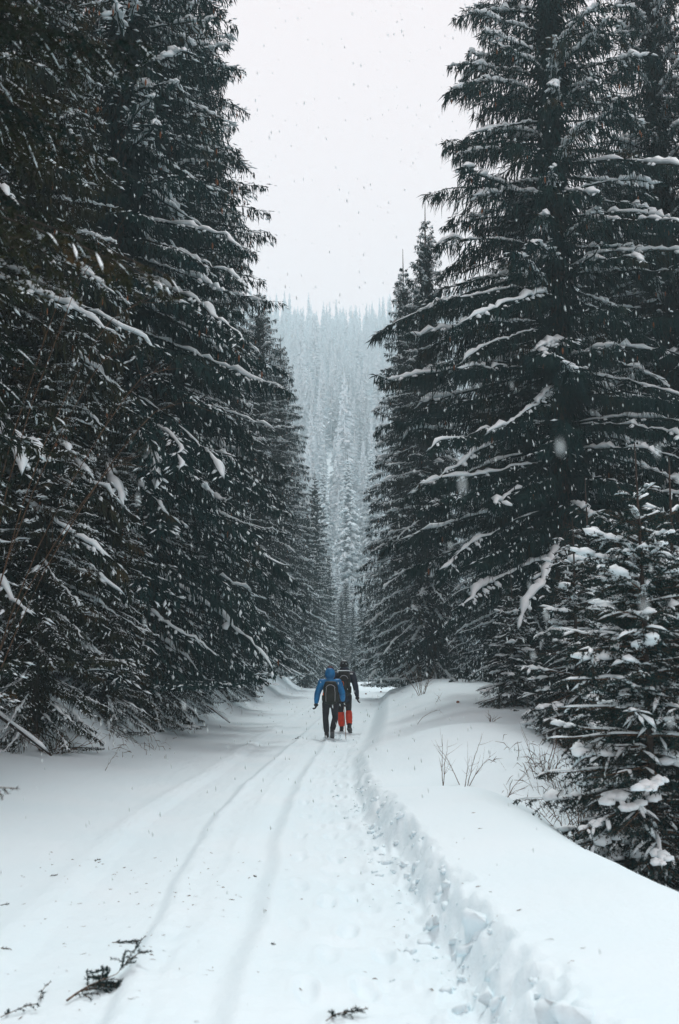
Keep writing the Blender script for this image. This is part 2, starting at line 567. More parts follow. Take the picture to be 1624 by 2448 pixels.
    la3 = rng.uniform(-1, 1, m3) * lat * 0.9 * np.minimum(L[l3] / 2.2, 1.1)
    q = q + sdv * la3[:, None] + tn * (np.abs(la3) * 0.45)[:, None]
    q[:, 2] -= 0.26 * np.abs(la3) - 0.012
    axs = unit(tn * 0.7 + sdv * np.sign(la3)[:, None] * 0.8 + [0, 0, -0.25])
    sz = rng.uniform(0.5, 1.25, m3) ** 1.5
    blob = blobs(q, np.stack([sz * 0.085, sz * 0.028, sz * 0.022], 1) * (snow_w / 0.075) ** 0.5, axs, 0, rng, 0.2) if m3 else (np.zeros((0, 3)), np.zeros((0, 3), int))
    # lobes of snow running out along the side twigs of the loaded limbs
    wi, wj = np.where(W2 > snow_w * 0.55)
    pick = rng.random(len(wi)) < 0.75
    wi, wj = wi[pick], wj[pick]
    if len(wi):
        pq = P2[wi, wj]; pt = unit(P2[wi, np.minimum(wj + 1, k2 - 1)] - P2[wi, np.maximum(wj - 1, 0)])
        ps = unit(np.cross(pt, [0, 0, 1.0])) * np.where(rng.random(len(wi)) < .5, -1, 1)[:, None]
        ww = W2[wi, wj]
        off = rng.uniform(.5, 1.5, len(wi)) * ww
        ll = ww * rng.uniform(.5, 1.3, len(wi))
        lobes = blobs(pq + ps * off[:, None] - [0, 0, 1] * (off * .35)[:, None] + pt * (ww * rng.uniform(-.4, .8, len(wi)))[:, None], np.stack([ll, ll * .5, ll * .42], 1), unit(ps + pt * .6 - [0, 0, .35]), 1, rng, .4)
        snow_m = merge(sn, blob, lobes)
    else:
        snow_m = merge(sn, blob)
    # --- cones
    cone_m = None
    if cones:
        cc = rng.choice(n, cones, p=(t ** 2 * L) / (t ** 2 * L).sum())
        sc = rng.uniform(0.6, 1.0, cones)
        q = P[cc, (sc * (k - 1)).astype(int)] + np.stack([rng.normal(size=cones) * .08, rng.normal(size=cones) * .08, -rng.uniform(.1, .25, cones)], 1)
        cl = np.stack([q, q - [0, 0, .07], q - [0, 0, .15]], 1)
        rad = np.tile([.012, .024, .006], (cones, 1))
        cone_m = sweep(cl, rad, rad, 5)
    # trunk
    kt = 16
    st = np.linspace(0, 1, kt)
    tp = np.stack([np.sin(st * 5 + seed) * 0.04 * H / 20, np.cos(st * 4 + seed) * 0.04 * H / 20, st * (H + 1.0) - 0.25], 1)[None]
    tr = (0.011 * H * (1 - st) ** 0.9 + 0.012 + 0.05 * np.exp(-st * 25))[None]
    trunk = sweep(tp, tr, tr, 8)
    nm = 'old'
    res = dict(crown=mesh_np('crown', *merge(fol, wood), M['needle']),
               trunk=mesh_np('trunk', *trunk, M['bark'], True),
               snow=mesh_np('snow_load', *snow_m, M['snow_tree'], True),
               cones=mesh_np('cones', *cone_m, M['cone']) if cone_m else None, H=H)
    print('spruce', seed, 'limbs', n, 'fol', len(fol[1]), 'wood', len(wood[1]), 'snow', len(snow_m[1]))
    return res


def add_tree(name, v, x, y, label, group=None, rot=0.0, sc=1.0, scz=None, mat=None, dz=-0.1, cat='tree', tilt=0.0):
    root = link(name, None, None, (x, y, gz(x, y) + dz), rot, (sc, sc, scz or sc))
    if tilt:
        root.rotation_euler = (tilt, tilt * 0.6, rot)
    root.empty_display_size = 0.2
    tag(root, label, cat, group)
    for nm, key in (('trunk', 'trunk'), ('crown', 'crown'), ('snow_load', 'snow'), ('cones', 'cones')):
        if v.get(key) is None:
            continue
        o = link(nm, v[key], root)
        if key in ('cones', 'snow', 'crown'):
            pass
        if key == 'cones':
            o['kind'] = 'stuff'
        if mat and key == 'crown':
            o.material_slots[0].link = 'OBJECT'
            o.material_slots[0].material = mat
    return root


_er = random.Random(4)
EX = []
for i_ in range(15):
    z_ = 11.5 + i_ * .62
    EX.append((z_, math.pi - .3 + _er.uniform(-.55, .55), (4.45 - (z_ - 11.5) * .17) * _er.uniform(.85, 1.08), _er.uniform(.10, .30), _er.uniform(.26, .42), .55))
for i_ in range(14):
    z_ = 6.2 + i_ * .47
    EX.append((z_, math.pi - .1 + _er.uniform(-.6, .75), _er.uniform(4.3, 5.5), _er.uniform(-.26, -.08), _er.uniform(.02, .14), .9))
for i_ in range(9):
    EX.append((8.0 + i_ * .9, -math.pi / 2 - .3 + _er.uniform(-.9, .9), _er.uniform(3.8, 5.0), _er.uniform(-.35, -.1), _er.uniform(.1, .22), .95))
V_BIG = gen_spruce(11, 27, 5.3, clear=4.6, whorl=0.68, per=7, power=0.60, dens=80, hang=0.50, e_low=-0.28, e_top=0.40, snow=0.66, snow_w=0.085, twig_snow=3, arch=0.22, cones=160, strand_w=0.030, lat=0.36, extra=EX)
V_A = gen_spruce(21, 28, 5.0, clear=0.9, whorl=0.52, per=6, power=0.55, dens=57, hang=0.42, e_low=-0.50, e_top=0.30, snow=0.50, snow_w=0.080, twig_snow=9, arch=0.20, cones=220, strand_w=0.040)
V_B = gen_spruce(22, 25, 4.5, clear=0.4, whorl=0.48, per=6, power=0.55, dens=57, hang=0.38, e_low=-0.45, e_top=0.35, snow=0.45, snow_w=0.070, twig_snow=12, arch=0.16, cones=120, strand_w=0.034)
V_C = gen_spruce(23, 23, 3.6, clear=0.3, whorl=0.50, per=6, power=0.66, dens=52, hang=0.38, e_low=-0.38, e_top=0.40, snow=0.60, snow_w=0.075, twig_snow=13, arch=0.18, cones=50, strand_w=0.046, k2=22)
V_F = gen_spruce(24, 23, 3.5, clear=0.3, whorl=0.62, per=6, power=0.75, dens=24, hang=0.38, e_low=-0.42, e_top=0.25, snow=1.0, snow_w=0.19, k2=18, twig_snow=9, arch=0.12, cones=0, strand_w=0.075)
V_F['crown'].materials[0] = M['needle_frost_haze']
V_N = gen_spruce(25, 15, 4.3, clear=0.5, whorl=0.50, per=6, power=0.34, dens=72, hang=0.26, e_low=-0.30, e_top=0.10, snow=0.10, snow_w=0.045, twig_snow=26, arch=0.14, cones=0, strand_w=0.022, down=0.35, lat=0.5)

# ------------------------------------------------------------------ front rows
LF = [  # left edge of the track, near to far
    ('spruce_tree', V_N, -7.0, 11.0, 0.4, 1.0, 'dark olive spruce whose fine boughs fill the left edge above the clearing', 'needle_warm'),
    ('spruce_tree', V_A, -7.6, 17.6, 2.1, 1.0, 'tall spruce rising behind the bare arching shrub at far left', 'needle_warm'),
    ('spruce_tree', V_A, -5.35, 22.8, 0.0, 1.03, 'tallest left spruce with hanging brown cones beside the open sky', None),
    ('spruce_tree', V_B, -5.25, 28.5, 4.0, 1.06, 'spruce on the left bank above the brown grass tufts', None),
    ('spruce_tree', V_B, -6.2, 19.0, 1.4, 0.72, 'spruce whose lowest boughs sweep the drift at the foot of the left bank', 'needle_warm'),
    ('spruce_tree', V_N, -8.0, 15.6, 2.4, 0.80, 'olive spruce with fine twigs standing over the drift at far left', 'needle_warm'),
    ('spruce_tree', V_A, -5.9, 36.5, 5.2, 0.95, 'spruce next up the left bank beyond the grass tufts', None),
    ('spruce_tree', V_B, -6.2, 45.0, 1.0, 0.98, 'left spruce whose low boughs touch the drift before the bend', None),
    ('spruce_tree', V_B, -4.6, 55.0, 2.6, 0.88, 'left spruce standing where the track bends, beyond the drift', None),
    ('spruce_tree', V_B, -4.2, 68.0, 0.7, 0.93, 'greyish hazy spruce at the bend, left of the hikers', None),
    ('spruce_tree', V_C, -2.1, 84.0, 3.3, 0.78, 'farthest dark spruce of the left row, hazy beside the frosted middle tree', None),
]
RT = [
    ('spruce_tree', V_BIG, 5.75, 25.0, 0.3, 1.0, 'huge spruce with long weeping boughs, its trunk nearest the track on the right', None),
    ('spruce_tree', V_BIG, 9.6, 28.0, 2.4, 0.93, 'weeping spruce at the right edge behind the huge one', None),
    ('spruce_tree', V_B, 6.5, 34.5, 3.0, 0.78, 'thick spruce showing between the huge weeping tree and the pointed pair', None),
    ('spruce_tree', V_C, 4.1, 45.0, 1.9, 0.96, 'pointed spruce, right one of the two bare tipped spires', None),
    ('spruce_tree', V_C, 3.5, 52.0, 4.4, 1.00, 'pointed spruce, left one of the two bare tipped spires', None),
    ('spruce_tree', V_B, 6.3, 41.0, 0.2, 0.60, 'shorter snow flecked spruce rising over the right snow bank', None),
    ('spruce_tree', V_C, 4.6, 64.0, 5.5, 0.74, 'hazy spruce at the bend right of the hikers', None),
]
LOW = [(-6.9, 16.6, .40, V_N, 'low olive spruce in the drift at far left, nearest of the low bank spruces'),
       (-5.3, 17.6, .36, V_B, 'low bushy spruce whose skirt ends on the drift, second nearest of the low bank spruces'),
       (-4.7, 20.2, .30, V_B, 'low spruce hanging over the left drift, third of the low bank spruces from the camera'),
       (-4.5, 23.4, .34, V_A, 'low dense spruce just past the nearest left corner, fourth of the low bank spruces'),
       (-4.4, 27.2, .30, V_B, 'low spruce over the brown tufts, in the middle of the low bank spruces'),
       (-4.5, 31.5, .36, V_C, 'low pointed spruce beyond the brown tufts on the left bank'),
       (-4.3, 36.5, .33, V_B, 'low spruce level with the hikers\' heads on the far left bank'),
       (-4.1, 43.0, .36, V_C, 'last low spruce on the left bank before the bend')]
for x_, y_, s_, v_, lab in LOW:
    add_tree('spruce_tree', v_, x_, y_, lab, 'low spruces along the left bank', rot=x_ * 7 + y_, sc=s_, mat=M['needle_warm'] if y_ < 25 else None, dz=-.35)
for (nm, v, x, y, r, s, lab, mt) in LF + RT:
    add_tree(nm, v, x, y, lab, rot=r, sc=s, mat=M[mt] if mt else None)

# deeper forest on both sides
rr_ = random.Random(5)
k_ = 0
for side, xs0 in ((-1, 11.5), (1, 13.5)):
    for row in range(2):
        for i in range(8):
            y = 12 + i * 7.5 + row * 3 + rr_.uniform(-1, 1)
            if side > 0 and y < 22:
                continue
            x = side * (xs0 + row * 5 + rr_.uniform(-1, 1))
            lab = 'dark spruce in the rows behind the first trees on the left' if side < 0 else 'dark spruce in the rows behind the first trees on the right'
            add_tree('spruce_tree', (V_B, V_A, V_C)[k_ % 3], x, y, lab, 'deeper spruces on the left' if side < 0 else 'deeper spruces on the right', rot=rr_.uniform(0, 6.28), sc=rr_.uniform(0.92, 1.08))
            k_ += 1

# frosted trees closing the valley
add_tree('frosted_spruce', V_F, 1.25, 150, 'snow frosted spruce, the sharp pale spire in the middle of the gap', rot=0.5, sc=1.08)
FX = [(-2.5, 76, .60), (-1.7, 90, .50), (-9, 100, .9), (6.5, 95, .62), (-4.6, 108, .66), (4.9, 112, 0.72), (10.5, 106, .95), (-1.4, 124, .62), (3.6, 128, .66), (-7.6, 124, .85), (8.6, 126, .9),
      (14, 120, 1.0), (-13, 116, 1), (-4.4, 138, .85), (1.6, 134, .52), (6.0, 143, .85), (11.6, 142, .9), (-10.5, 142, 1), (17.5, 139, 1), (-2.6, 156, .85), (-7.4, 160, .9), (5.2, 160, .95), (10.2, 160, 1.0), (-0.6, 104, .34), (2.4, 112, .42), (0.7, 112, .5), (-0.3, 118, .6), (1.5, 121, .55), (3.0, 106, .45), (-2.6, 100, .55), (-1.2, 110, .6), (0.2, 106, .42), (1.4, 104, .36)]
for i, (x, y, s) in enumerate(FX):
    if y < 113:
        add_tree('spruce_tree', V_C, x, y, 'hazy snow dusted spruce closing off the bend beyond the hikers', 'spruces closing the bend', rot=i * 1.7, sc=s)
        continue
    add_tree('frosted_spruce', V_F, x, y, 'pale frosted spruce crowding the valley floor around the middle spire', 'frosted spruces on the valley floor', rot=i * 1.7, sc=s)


# ------------------------------------------------------------------ hillside forest
def gen_far(seed, H=22, R=2.9):
    rng = np.random.default_rng(seed)
    dark, white = [], []
    z = 1.5
    rows = []
    while z < H - 0.6:
        t = z / H
        for i in range(7 if t < 0.85 else 4):
            rows.append((z + rng.normal() * .2, rng.uniform(0, 6.28), R * (1 - t) ** 0.8 * rng.uniform(.65, 1.15)))
        z += 0.95 * (1.1 - 0.5 * t)
    A = np.array(rows); n = len(A)
    d = np.stack([np.cos(A[:, 1]), np.sin(A[:, 1]), np.zeros(n)], 1)
    sdv = np.stack([-d[:, 1], d[:, 0], np.zeros(n)], 1)
    L = A[:, 2:3]
    o = np.array([0, 0, 1.0]) * A[:, 0:1]
    drop = rng.uniform(.25, .5, (n, 1))
    mid = o + d * L * .6 - [0, 0, 1] * drop * L * .45
    tip = o + d * L - [0, 0, 1] * drop * L * 1.0
    w = 0.16 * L + .12
    dn = np.array([0, 0, -1.0])
    hang = rng.uniform(.25, .6, (n, 1))
    V = np.stack([o, mid - sdv * w, mid + sdv * w, tip, mid + dn * hang, o + d * L * .3 + dn * hang * 1.1, tip + dn * hang * .3], 1).reshape(-1, 3)
    b = np.arange(n)[:, None] * 7
    Fd = np.concatenate([b + [0, 1, 4], b + [0, 4, 2], b + [1, 3, 4], b + [3, 2, 4], b + [0, 5, 4], b + [4, 6, 3]])
    up = np.array([0, 0, .10])
    Vs = np.stack([o + d * L * .10 + up, mid - sdv * w * 1.15 + up, mid + sdv * w * 1.15 + up, tip + up * .6], 1).reshape(-1, 3)
    sel = np.where(rng.random(n) < 0.96)[0][:, None] * 4
    Fs = np.concatenate([sel + [0, 1, 2], sel + [1, 3, 2]])
    st = np.linspace(0, 1, 5)
    tp = np.stack([st * 0, st * 0, st * H], 1)[None]
    tr = (0.22 * (1 - st) + 0.02)[None]
    tv, tf = sweep(tp, tr, tr, 5)
    Vv = np.concatenate([V, Vs, tv]); F = np.concatenate([Fd, Fs + len(V), tf + len(V) + len(Vs)])
    mi = np.concatenate([np.zeros(len(Fd)), np.ones(len(Fs)), np.zeros(len(tf))])
    return mesh_np('hillside_spruce', Vv, F, mats=[M['needle_rime_haze'], M['snow_tree']], mat_idx=mi)


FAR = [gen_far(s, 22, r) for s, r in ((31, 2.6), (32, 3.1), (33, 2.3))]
cand = []
rf = random.Random(9)
y = 160.0
while y < 646:
    stp = 5.2 + (y - 160) * 0.008
    x = -0.14 * y - 8
    while x < 0.26 * y + 8:
        cand.append((x + rf.uniform(-.42, .42) * stp, y + rf.uniform(-.42, .42) * stp, rf.uniform(.55, 1.15) * (1.3 if rf.random() < .15 else 1), rf.uniform(0, 6.28)))
        x += stp
    y += stp
cand = [c for c in cand if pnoise(np.array([[c[0] * .035, c[1] * .035, 3.3]]))[0] > -0.22]
inview = [c for c in cand if -0.085 < c[0] / c[1] < 0.16]
inview.sort(key=lambda c: c[1])
single = inview[:300]
ss = set(single)
rest = [c for c in cand if c not in ss]
print('hill trees', len(single), len(rest))
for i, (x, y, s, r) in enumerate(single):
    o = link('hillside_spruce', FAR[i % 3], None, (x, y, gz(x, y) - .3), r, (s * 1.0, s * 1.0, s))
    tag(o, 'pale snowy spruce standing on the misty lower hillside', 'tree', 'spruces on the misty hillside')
# the rest of the slope: one scattered wood
zr = ground(np.array([c[0] for c in rest]), np.array([c[1] for c in rest]))
pm = bpy.data.meshes.new('hillside_forest')
pm.from_pydata([(c[0], c[1], float(z) - .3) for c, z in zip(rest, zr)], [], [])
at = pm.attributes.new('size', 'FLOAT', 'POINT'); at.data.foreach_set('value', [c[2] for c in rest])
at = pm.attributes.new('turn', 'FLOAT', 'POINT'); at.data.foreach_set('value', [c[3] for c in rest])
fo = link('hillside_forest', pm)
tag(fo, 'misty upper hillside forest of snowy spruces', 'forest', kind='stuff')
src = [o for o in scene.objects if o.name.startswith('hillside_spruce')][:3]
ng = bpy.data.node_groups.new('scatter_trees', 'GeometryNodeTree')
ng.interface.new_socket('Geometry', in_out='INPUT', socket_type='NodeSocketGeometry')
ng.interface.new_socket('Geometry', in_out='OUTPUT', socket_type='NodeSocketGeometry')
N = ng.nodes
gi, go = N.new('NodeGroupInput'), N.new('NodeGroupOutput')
join = N.new('GeometryNodeJoinGeometry')
sa = N.new('GeometryNodeInputNamedAttribute'); sa.data_type = 'FLOAT'; sa.inputs['Name'].default_value = 'size'
ta = N.new('GeometryNodeInputNamedAttribute'); ta.data_type = 'FLOAT'; ta.inputs['Name'].default_value = 'turn'
cx = N.new('ShaderNodeCombineXYZ'); ng.links.new(ta.outputs['Attribute'], cx.inputs['Z'])
g2i = N.new('GeometryNodeGeometryToInstance')
for q in range(3):
    oi = N.new('GeometryNodeObjectInfo'); oi.inputs['Object'].default_value = src[q]; oi.transform_space = 'ORIGINAL'
    oi.inputs['As Instance'].default_value = True
    ng.links.new(oi.outputs['Geometry'], join.inputs[0])
ip = N.new('GeometryNodeInstanceOnPoints')
ip.inputs['Pick Instance'].default_value = True
ng.links.new(gi.outputs[0], ip.inputs['Points'])
ng.links.new(join.outputs[0], ip.inputs['Instance'])
idx = N.new('GeometryNodeInputIndex')
md = N.new('ShaderNodeMath'); md.operation = 'MODULO'; md.inputs[1].default_value = 3
ng.links.new(idx.outputs[0], md.inputs[0]); ng.links.new(md.outputs[0], ip.inputs['Instance Index'])
ng.links.new(cx.outputs[0], ip.inputs['Rotation']); ng.links.new(sa.outputs['Attribute'], ip.inputs['Scale'])
ng.links.new(ip.outputs[0], go.inputs[0])
fm = fo.modifiers.new('scatter', 'NODES'); fm.node_group = ng


# ------------------------------------------------------------------ needle-level twigs for near trees
def curve_pts(P, s):
    k = P.shape[-2]
    f = s * (k - 1); i = np.minimum(f.astype(int), k - 2); r = (f - i)[:, None]
    return i, r


def needle_twigs(root, D, L, rng, per_m=170, nl=0.02, nw=0.0035, sag=0.15, up_only=False):
    """twigs with needles: root (n,3), D (n,3), L (n). Returns needles (v,f), stems (v,f), and twig poly."""
    n = len(root); k = 4
    s = np.linspace(0, 1, k)[None, :, None]
    P = root[:, None] + D[:, None] * (L[:, None, None] * s)
    P[..., 2] -= sag * (L[:, None] * s[..., 0] ** 2)
    P += rng.normal(size=P.shape) * 0.015 * L[:, None, None] * s
    rad = np.maximum(0.010 * L[:, None] * (1 - s[..., 0]), 0.0012)
    stem = sweep(P, rad, rad, 3)
    cnt = np.maximum((L * per_m).astype(int), 4)
    li = np.repeat(np.arange(n), cnt); m = len(li)
    sp = rng.random(m)
    f = sp * (k - 1); i = np.minimum(f.astype(int), k - 2); r = (f - i)[:, None]
    q = P[li, i] * (1 - r) + P[li, i + 1] * r
    T = unit(P[li, i + 1] - P[li, i])
    R1 = unit(np.cross(T, unit(rng.normal(size=(m, 3)))))
    d = unit(T * 0.65 + R1)
    w = unit(np.cross(d, unit(rng.normal(size=(m, 3)))))
    ln = (nl * rng.uniform(.7, 1.2, m))[:, None]
    V = np.stack([q - w * nw, q + w * nw, q + d * ln], 1).reshape(-1, 3)
    F = np.arange(m * 3).reshape(-1, 3)
    return (V, F), stem, P


def gen_bough_set(limbs, rng, tw_step=0.05, tw_len=0.28, nl=0.02, nw=0.0035, per_m=170, snow_p=0.5, snow_r=0.07, sub_snow=0.5, droop=0.2, wood_r=0.011, ridge_p=.5, sub_w=1.0):
    """limbs: (n,k,3) polylines. Branched twigs with needles and snow lying along them."""
    n, k, _ = limbs.shape
    seg = np.linalg.norm(np.diff(limbs, axis=1), axis=2).sum(1)
    cnt = np.maximum((seg / tw_step).astype(int), 3) * 2
    li = np.repeat(np.arange(n), cnt); m = len(li)
    sp = rng.uniform(0.08, 1.0, m)
    i, r = curve_pts(limbs, sp)
    root = limbs[li, i] * (1 - r) + limbs[li, i + 1] * r
    T = unit(limbs[li, i + 1] - limbs[li, i])
    S = unit(np.cross(T, [0, 0, 1.0]))
    sg = np.where(rng.random(m) < .5, -1.0, 1.0)[:, None]
    D = unit(T * rng.uniform(.5, 1.0, (m, 1)) + S * sg * 0.8 + [0, 0, -droop] + rng.normal(size=(m, 3)) * 0.18)
    TL = tw_len * rng.uniform(.35, 1.15, m) * np.clip(np.sin(np.pi * np.clip(sp * .8 + .2, 0, 1)) + .25, 0, 1.1) * np.minimum(1, .3 + seg[li] / 1.0)
    n1, st1, TP = needle_twigs(root, D, TL, rng, per_m, nl, nw)
    # second order twigs
    l2 = np.repeat(np.arange(m), np.maximum((TL / 0.09).astype(int), 0)); m2 = len(l2)
    s2 = rng.uniform(.2, .95, m2)
    i2, r2 = curve_pts(TP, s2)
    q2 = TP[l2, i2] * (1 - r2) + TP[l2, i2 + 1] * r2
    T2 = unit(TP[l2, i2 + 1] - TP[l2, i2]); S2 = unit(np.cross(T2, [0, 0, 1.0]))
    D2 = unit(T2 * .8 + S2 * np.where(rng.random(m2) < .5, -1, 1)[:, None] * .8 + [0, 0, -.2] + rng.normal(size=(m2, 3)) * .15)
    n2, _, TP2 = needle_twigs(q2, D2, TL[l2] * rng.uniform(.3, .5, m2) * (1.2 - s2 * .5), rng, per_m, nl, nw)
    st2 = ribbons(q2, D2, np.linalg.norm(TP2[:, -1] - TP2[:, 0], axis=1), np.full(m2, .004), rng) if m2 else st1
    # limb wood
    s = np.linspace(0, 1, k)[None]
    rad = np.maximum(wood_r * seg[:, None] * (1 - s), 0.002)
    wood = merge(sweep(limbs, rad, rad, 5), st1, st2)
    # snow: sausages along limbs and twigs + big pads
    parts = []
    hs = rng.random(m) < sub_snow
    if hs.any():
        w = (0.011 + 0.010 * rng.random(hs.sum()))[:, None] * np.array([[0.0, .9, 1.0, 0.0]]) * (np.clip(TL[hs] / .15, .5, 1.3) * sub_w)[:, None]
        w = w * rng.uniform(.6, 1.5, w.shape)
        parts.append(sweep(TP[hs], w, w * .8, 6, lift=w * .5 + .006, flat=.4))
    pads_c, pads_r, pads_a = [], [], []
    for a in range(n):
        if seg[a] < .4:
            continue
        for _ in range(int(rng.poisson(snow_p * (0.6 + seg[a] * 1.6)))):
            sq = rng.uniform(.35, .98)
            ii = min(int(sq * (k - 1)), k - 2)
            p = limbs[a, ii] * .5 + limbs[a, ii + 1] * .5
            t_ = limbs[a, ii + 1] - limbs[a, ii]
            rr = snow_r * rng.uniform(.55, 1.3)
            tn_ = t_ / max(np.linalg.norm(t_), 1e-6); sv_ = np.array([-tn_[1], tn_[0], 0.0])
            for q_ in range(rng.integers(4, 8)):
                f_ = rng.uniform(-1.5, 1.5); g_ = rng.uniform(-.7, .7); r_ = rr * rng.uniform(.35, .75)
                pads_c.append(p + tn_ * f_ * rr + sv_ * g_ * rr + [0, 0, rr * (.16 - .14 * abs(g_))]); pads_a.append(tn_ + sv_ * rng.uniform(-.8, .8))
                pads_r.append([r_ * rng.uniform(.9, 1.5), r_, r_ * rng.uniform(.6, .8)])
    if pads_c:
        parts.append(blobs(np.array(pads_c), np.array(pads_r), np.array(pads_a), 1 if len(pads_c) > 260 else 2, rng, 0.38))
    wl = snow_r * .35 * np.clip(.6 + 1.8 * pnoise(np.stack([s * seg[:, None] * 3 + np.arange(n)[:, None] * 5.1, np.zeros((n, k)), np.zeros((n, k))], -1)), 0, 1.4)
    wl[:, 0] = 0; wl[:, -1] = 0
    wl *= (rng.random((n, 1)) < ridge_p)
    parts.append(sweep(limbs, wl, wl * .7, 6, lift=wl * .5 + .008, flat=.4))
    return merge(n1, n2), wood, merge(*parts)


def gen_young(seed, H, R, sub_snow=0.17, snow_p=.62, per_m=110, snow_r=.10, power=.75, e=(-.25, .55)):
    rng = np.random.default_rng(seed)
    rows = []
    z = 0.15
    while z < H - 0.12:
        t = z / H
        m = 6 if t < .9 else 4
        off = rng.uniform(0, 6.28)
        for i in range(m):
            rows.append((z + rng.normal() * .02, off + i * 6.283 / m + rng.normal() * .2, rng.uniform(.75, 1.1)))
        if t < .8:
            for i in range(8):
                rows.append((z + rng.uniform(.05, .2), rng.uniform(0, 6.28), rng.uniform(.35, .8)))
        z += 0.27 * (1 if t < .7 else .8)
    A = np.array(rows); n = len(A)
    t = A[:, 0] / H
    L = R * (1 - t) ** power * A[:, 2] + .05
    k = 8
    s = np.linspace(0, 1, k)[None]
    e0 = (e[0] + (e[1] - e[0]) * t + rng.normal(size=n) * .08)[:, None]
    hz = A[:, 0:1] + L[:, None] * (e0 * s - .22 * s ** 2 + .12 * s ** 3)
    ph = A[:, 1:2] + rng.normal(size=(n, 1)) * .15 * s
    P = np.stack([np.cos(ph) * L[:, None] * s, np.sin(ph) * L[:, None] * s, hz], -1)
    P[..., 2] = np.maximum(P[..., 2], .06)
    nd, wd, sn = gen_bough_set(P, rng, tw_step=.062, tw_len=.30, per_m=per_m, snow_p=snow_p, snow_r=snow_r, sub_snow=sub_snow, nl=.028, nw=.006)
    st = np.linspace(0, 1, 10)
    tp = np.stack([np.sin(st * 4) * .02, np.cos(st * 3) * .02, st * (H + .35) - .1], 1)[None]
    tr = (0.012 * H * (1 - st) + .005)[None]
    tv = sweep(tp, tr, tr, 8)
    print('young', n, 'needles', len(nd[1]), 'wood', len(wd[1]), 'snow', len(sn[1]))
    V, F = merge(nd, wd)
    mi = np.concatenate([np.zeros(len(nd[1])), np.ones(len(wd[1]))])
    return dict(crown=mesh_np('crown', V, F, mats=[M['needle'], M['twig']], mat_idx=mi), trunk=mesh_np('trunk', *tv, M['bark'], True),
                snow=mesh_np('snow_load', *sn, M['snow_tree'], True), cones=None)


V_Y1 = gen_young(41, 4.3, 1.45)
V_Y2 = gen_young(42, 3.2, 1.15, snow_p=.5)
add_tree('young_spruce', V_Y1, 2.85, 9.4, 'young spruce loaded with snow pads, nearer of the right corner pair', rot=.3, sc=1.0)
add_tree('young_spruce', V_Y1, 3.55, 10.6, 'young spruce with brown stem at the right frame edge, behind its snowy neighbour', rot=2.3, sc=1.15)
add_tree('young_spruce', V_Y2, 4.05, 17.2, 'small spruce with star shaped tip above the far end of the bank', rot=1.1, sc=1.22)
add_tree('young_spruce', V_Y1, 3.85, 13.6, 'low bushy spruce behind the bare shrubs on the right bank', rot=4.1, sc=.70)
add_tree('young_spruce', V_Y2, 5.2, 12.4, 'young spruce half hidden behind the snowy corner pair', rot=3.1, sc=1.0)
add_tree('young_spruce', V_Y2, 5.0, 19.8, 'bushy half grown spruce under the weeping boughs at the bank edge', rot=4.4, sc=1.7)
add_tree('young_spruce', V_Y2, 3.9, 22.5, 'small spruce poking over the rounded top of the right bank', rot=5.1, sc=.9)


# near-left tree: its trunk stands outside the frame, explicit boughs reach in
def near_left_tree():
    rng = np.random.default_rng(77)
    bx, by = -5.2, 5.6
    base = gz(bx, by)
    root = link('overhanging_spruce', None, None, (bx, by, base - .1))
    root.empty_display_size = .2
    tag(root, 'close spruce reaching thick snowy boughs in from the upper left corner', 'tree')
    H = 11
    st = np.linspace(0, 1, 10)
    tp = np.stack([st * 0, st * 0, st * H], 1)[None]
    tr = (.14 * (1 - st) + .01)[None]
    link('trunk', mesh_np('trunk', *sweep(tp, tr, tr, 10), M['bark'], True), root)
    limbs, far = [], []
    k = 9
    s = np.linspace(0, 1, k)
    for i in range(84):
        z = rng.uniform(3.9, 9.5) if i < 50 else rng.uniform(4.3, 8.2)
        phi = rng.uniform(-2.2, 2.2) if i < 50 else rng.uniform(-.35, .75)
        reach = 3.9 * (1 - (z / 14)) * rng.uniform(.75, 1.12) + .9 * (z > 4.2) + (.6 if i >= 50 else 0)
        e0 = -.02 + .02 * z + rng.normal() * .08
        ph = phi + rng.normal() * .12 * s
        hz = z + reach * (e0 * s - .26 * s ** 2)
        (limbs if -1.0 < phi < 1.3 else far).append(np.stack([np.cos(ph) * reach * s, np.sin(ph) * reach * s, hz], -1))
    A = gen_bough_set(np.array(limbs), rng, tw_step=.085, tw_len=.55, per_m=75, snow_p=0, snow_r=.05, sub_snow=.22, nl=.036, nw=.010, droop=.45, wood_r=.005, ridge_p=0, sub_w=.42)
    B = gen_bough_set(np.array(far), rng, tw_step=.2, tw_len=.6, per_m=60, snow_p=0, snow_r=.05, sub_snow=.1, nl=.05, nw=.012, droop=.45, wood_r=.005, ridge_p=0)
    nd, wd, sn = (merge(p, q) for p, q in zip(A, B))
    V, F = merge(nd, wd)
    mi = np.concatenate([np.zeros(len(nd[1])), np.ones(len(wd[1]))])
    print('near left', len(F), len(sn[1]))
    link('crown', mesh_np('crown', V, F, mats=[M['needle_warm'], M['bark']], mat_idx=mi), root)
    link('snow_load', mesh_np('snow_load', *sn, M['snow_tree'], True), root)


near_left_tree()


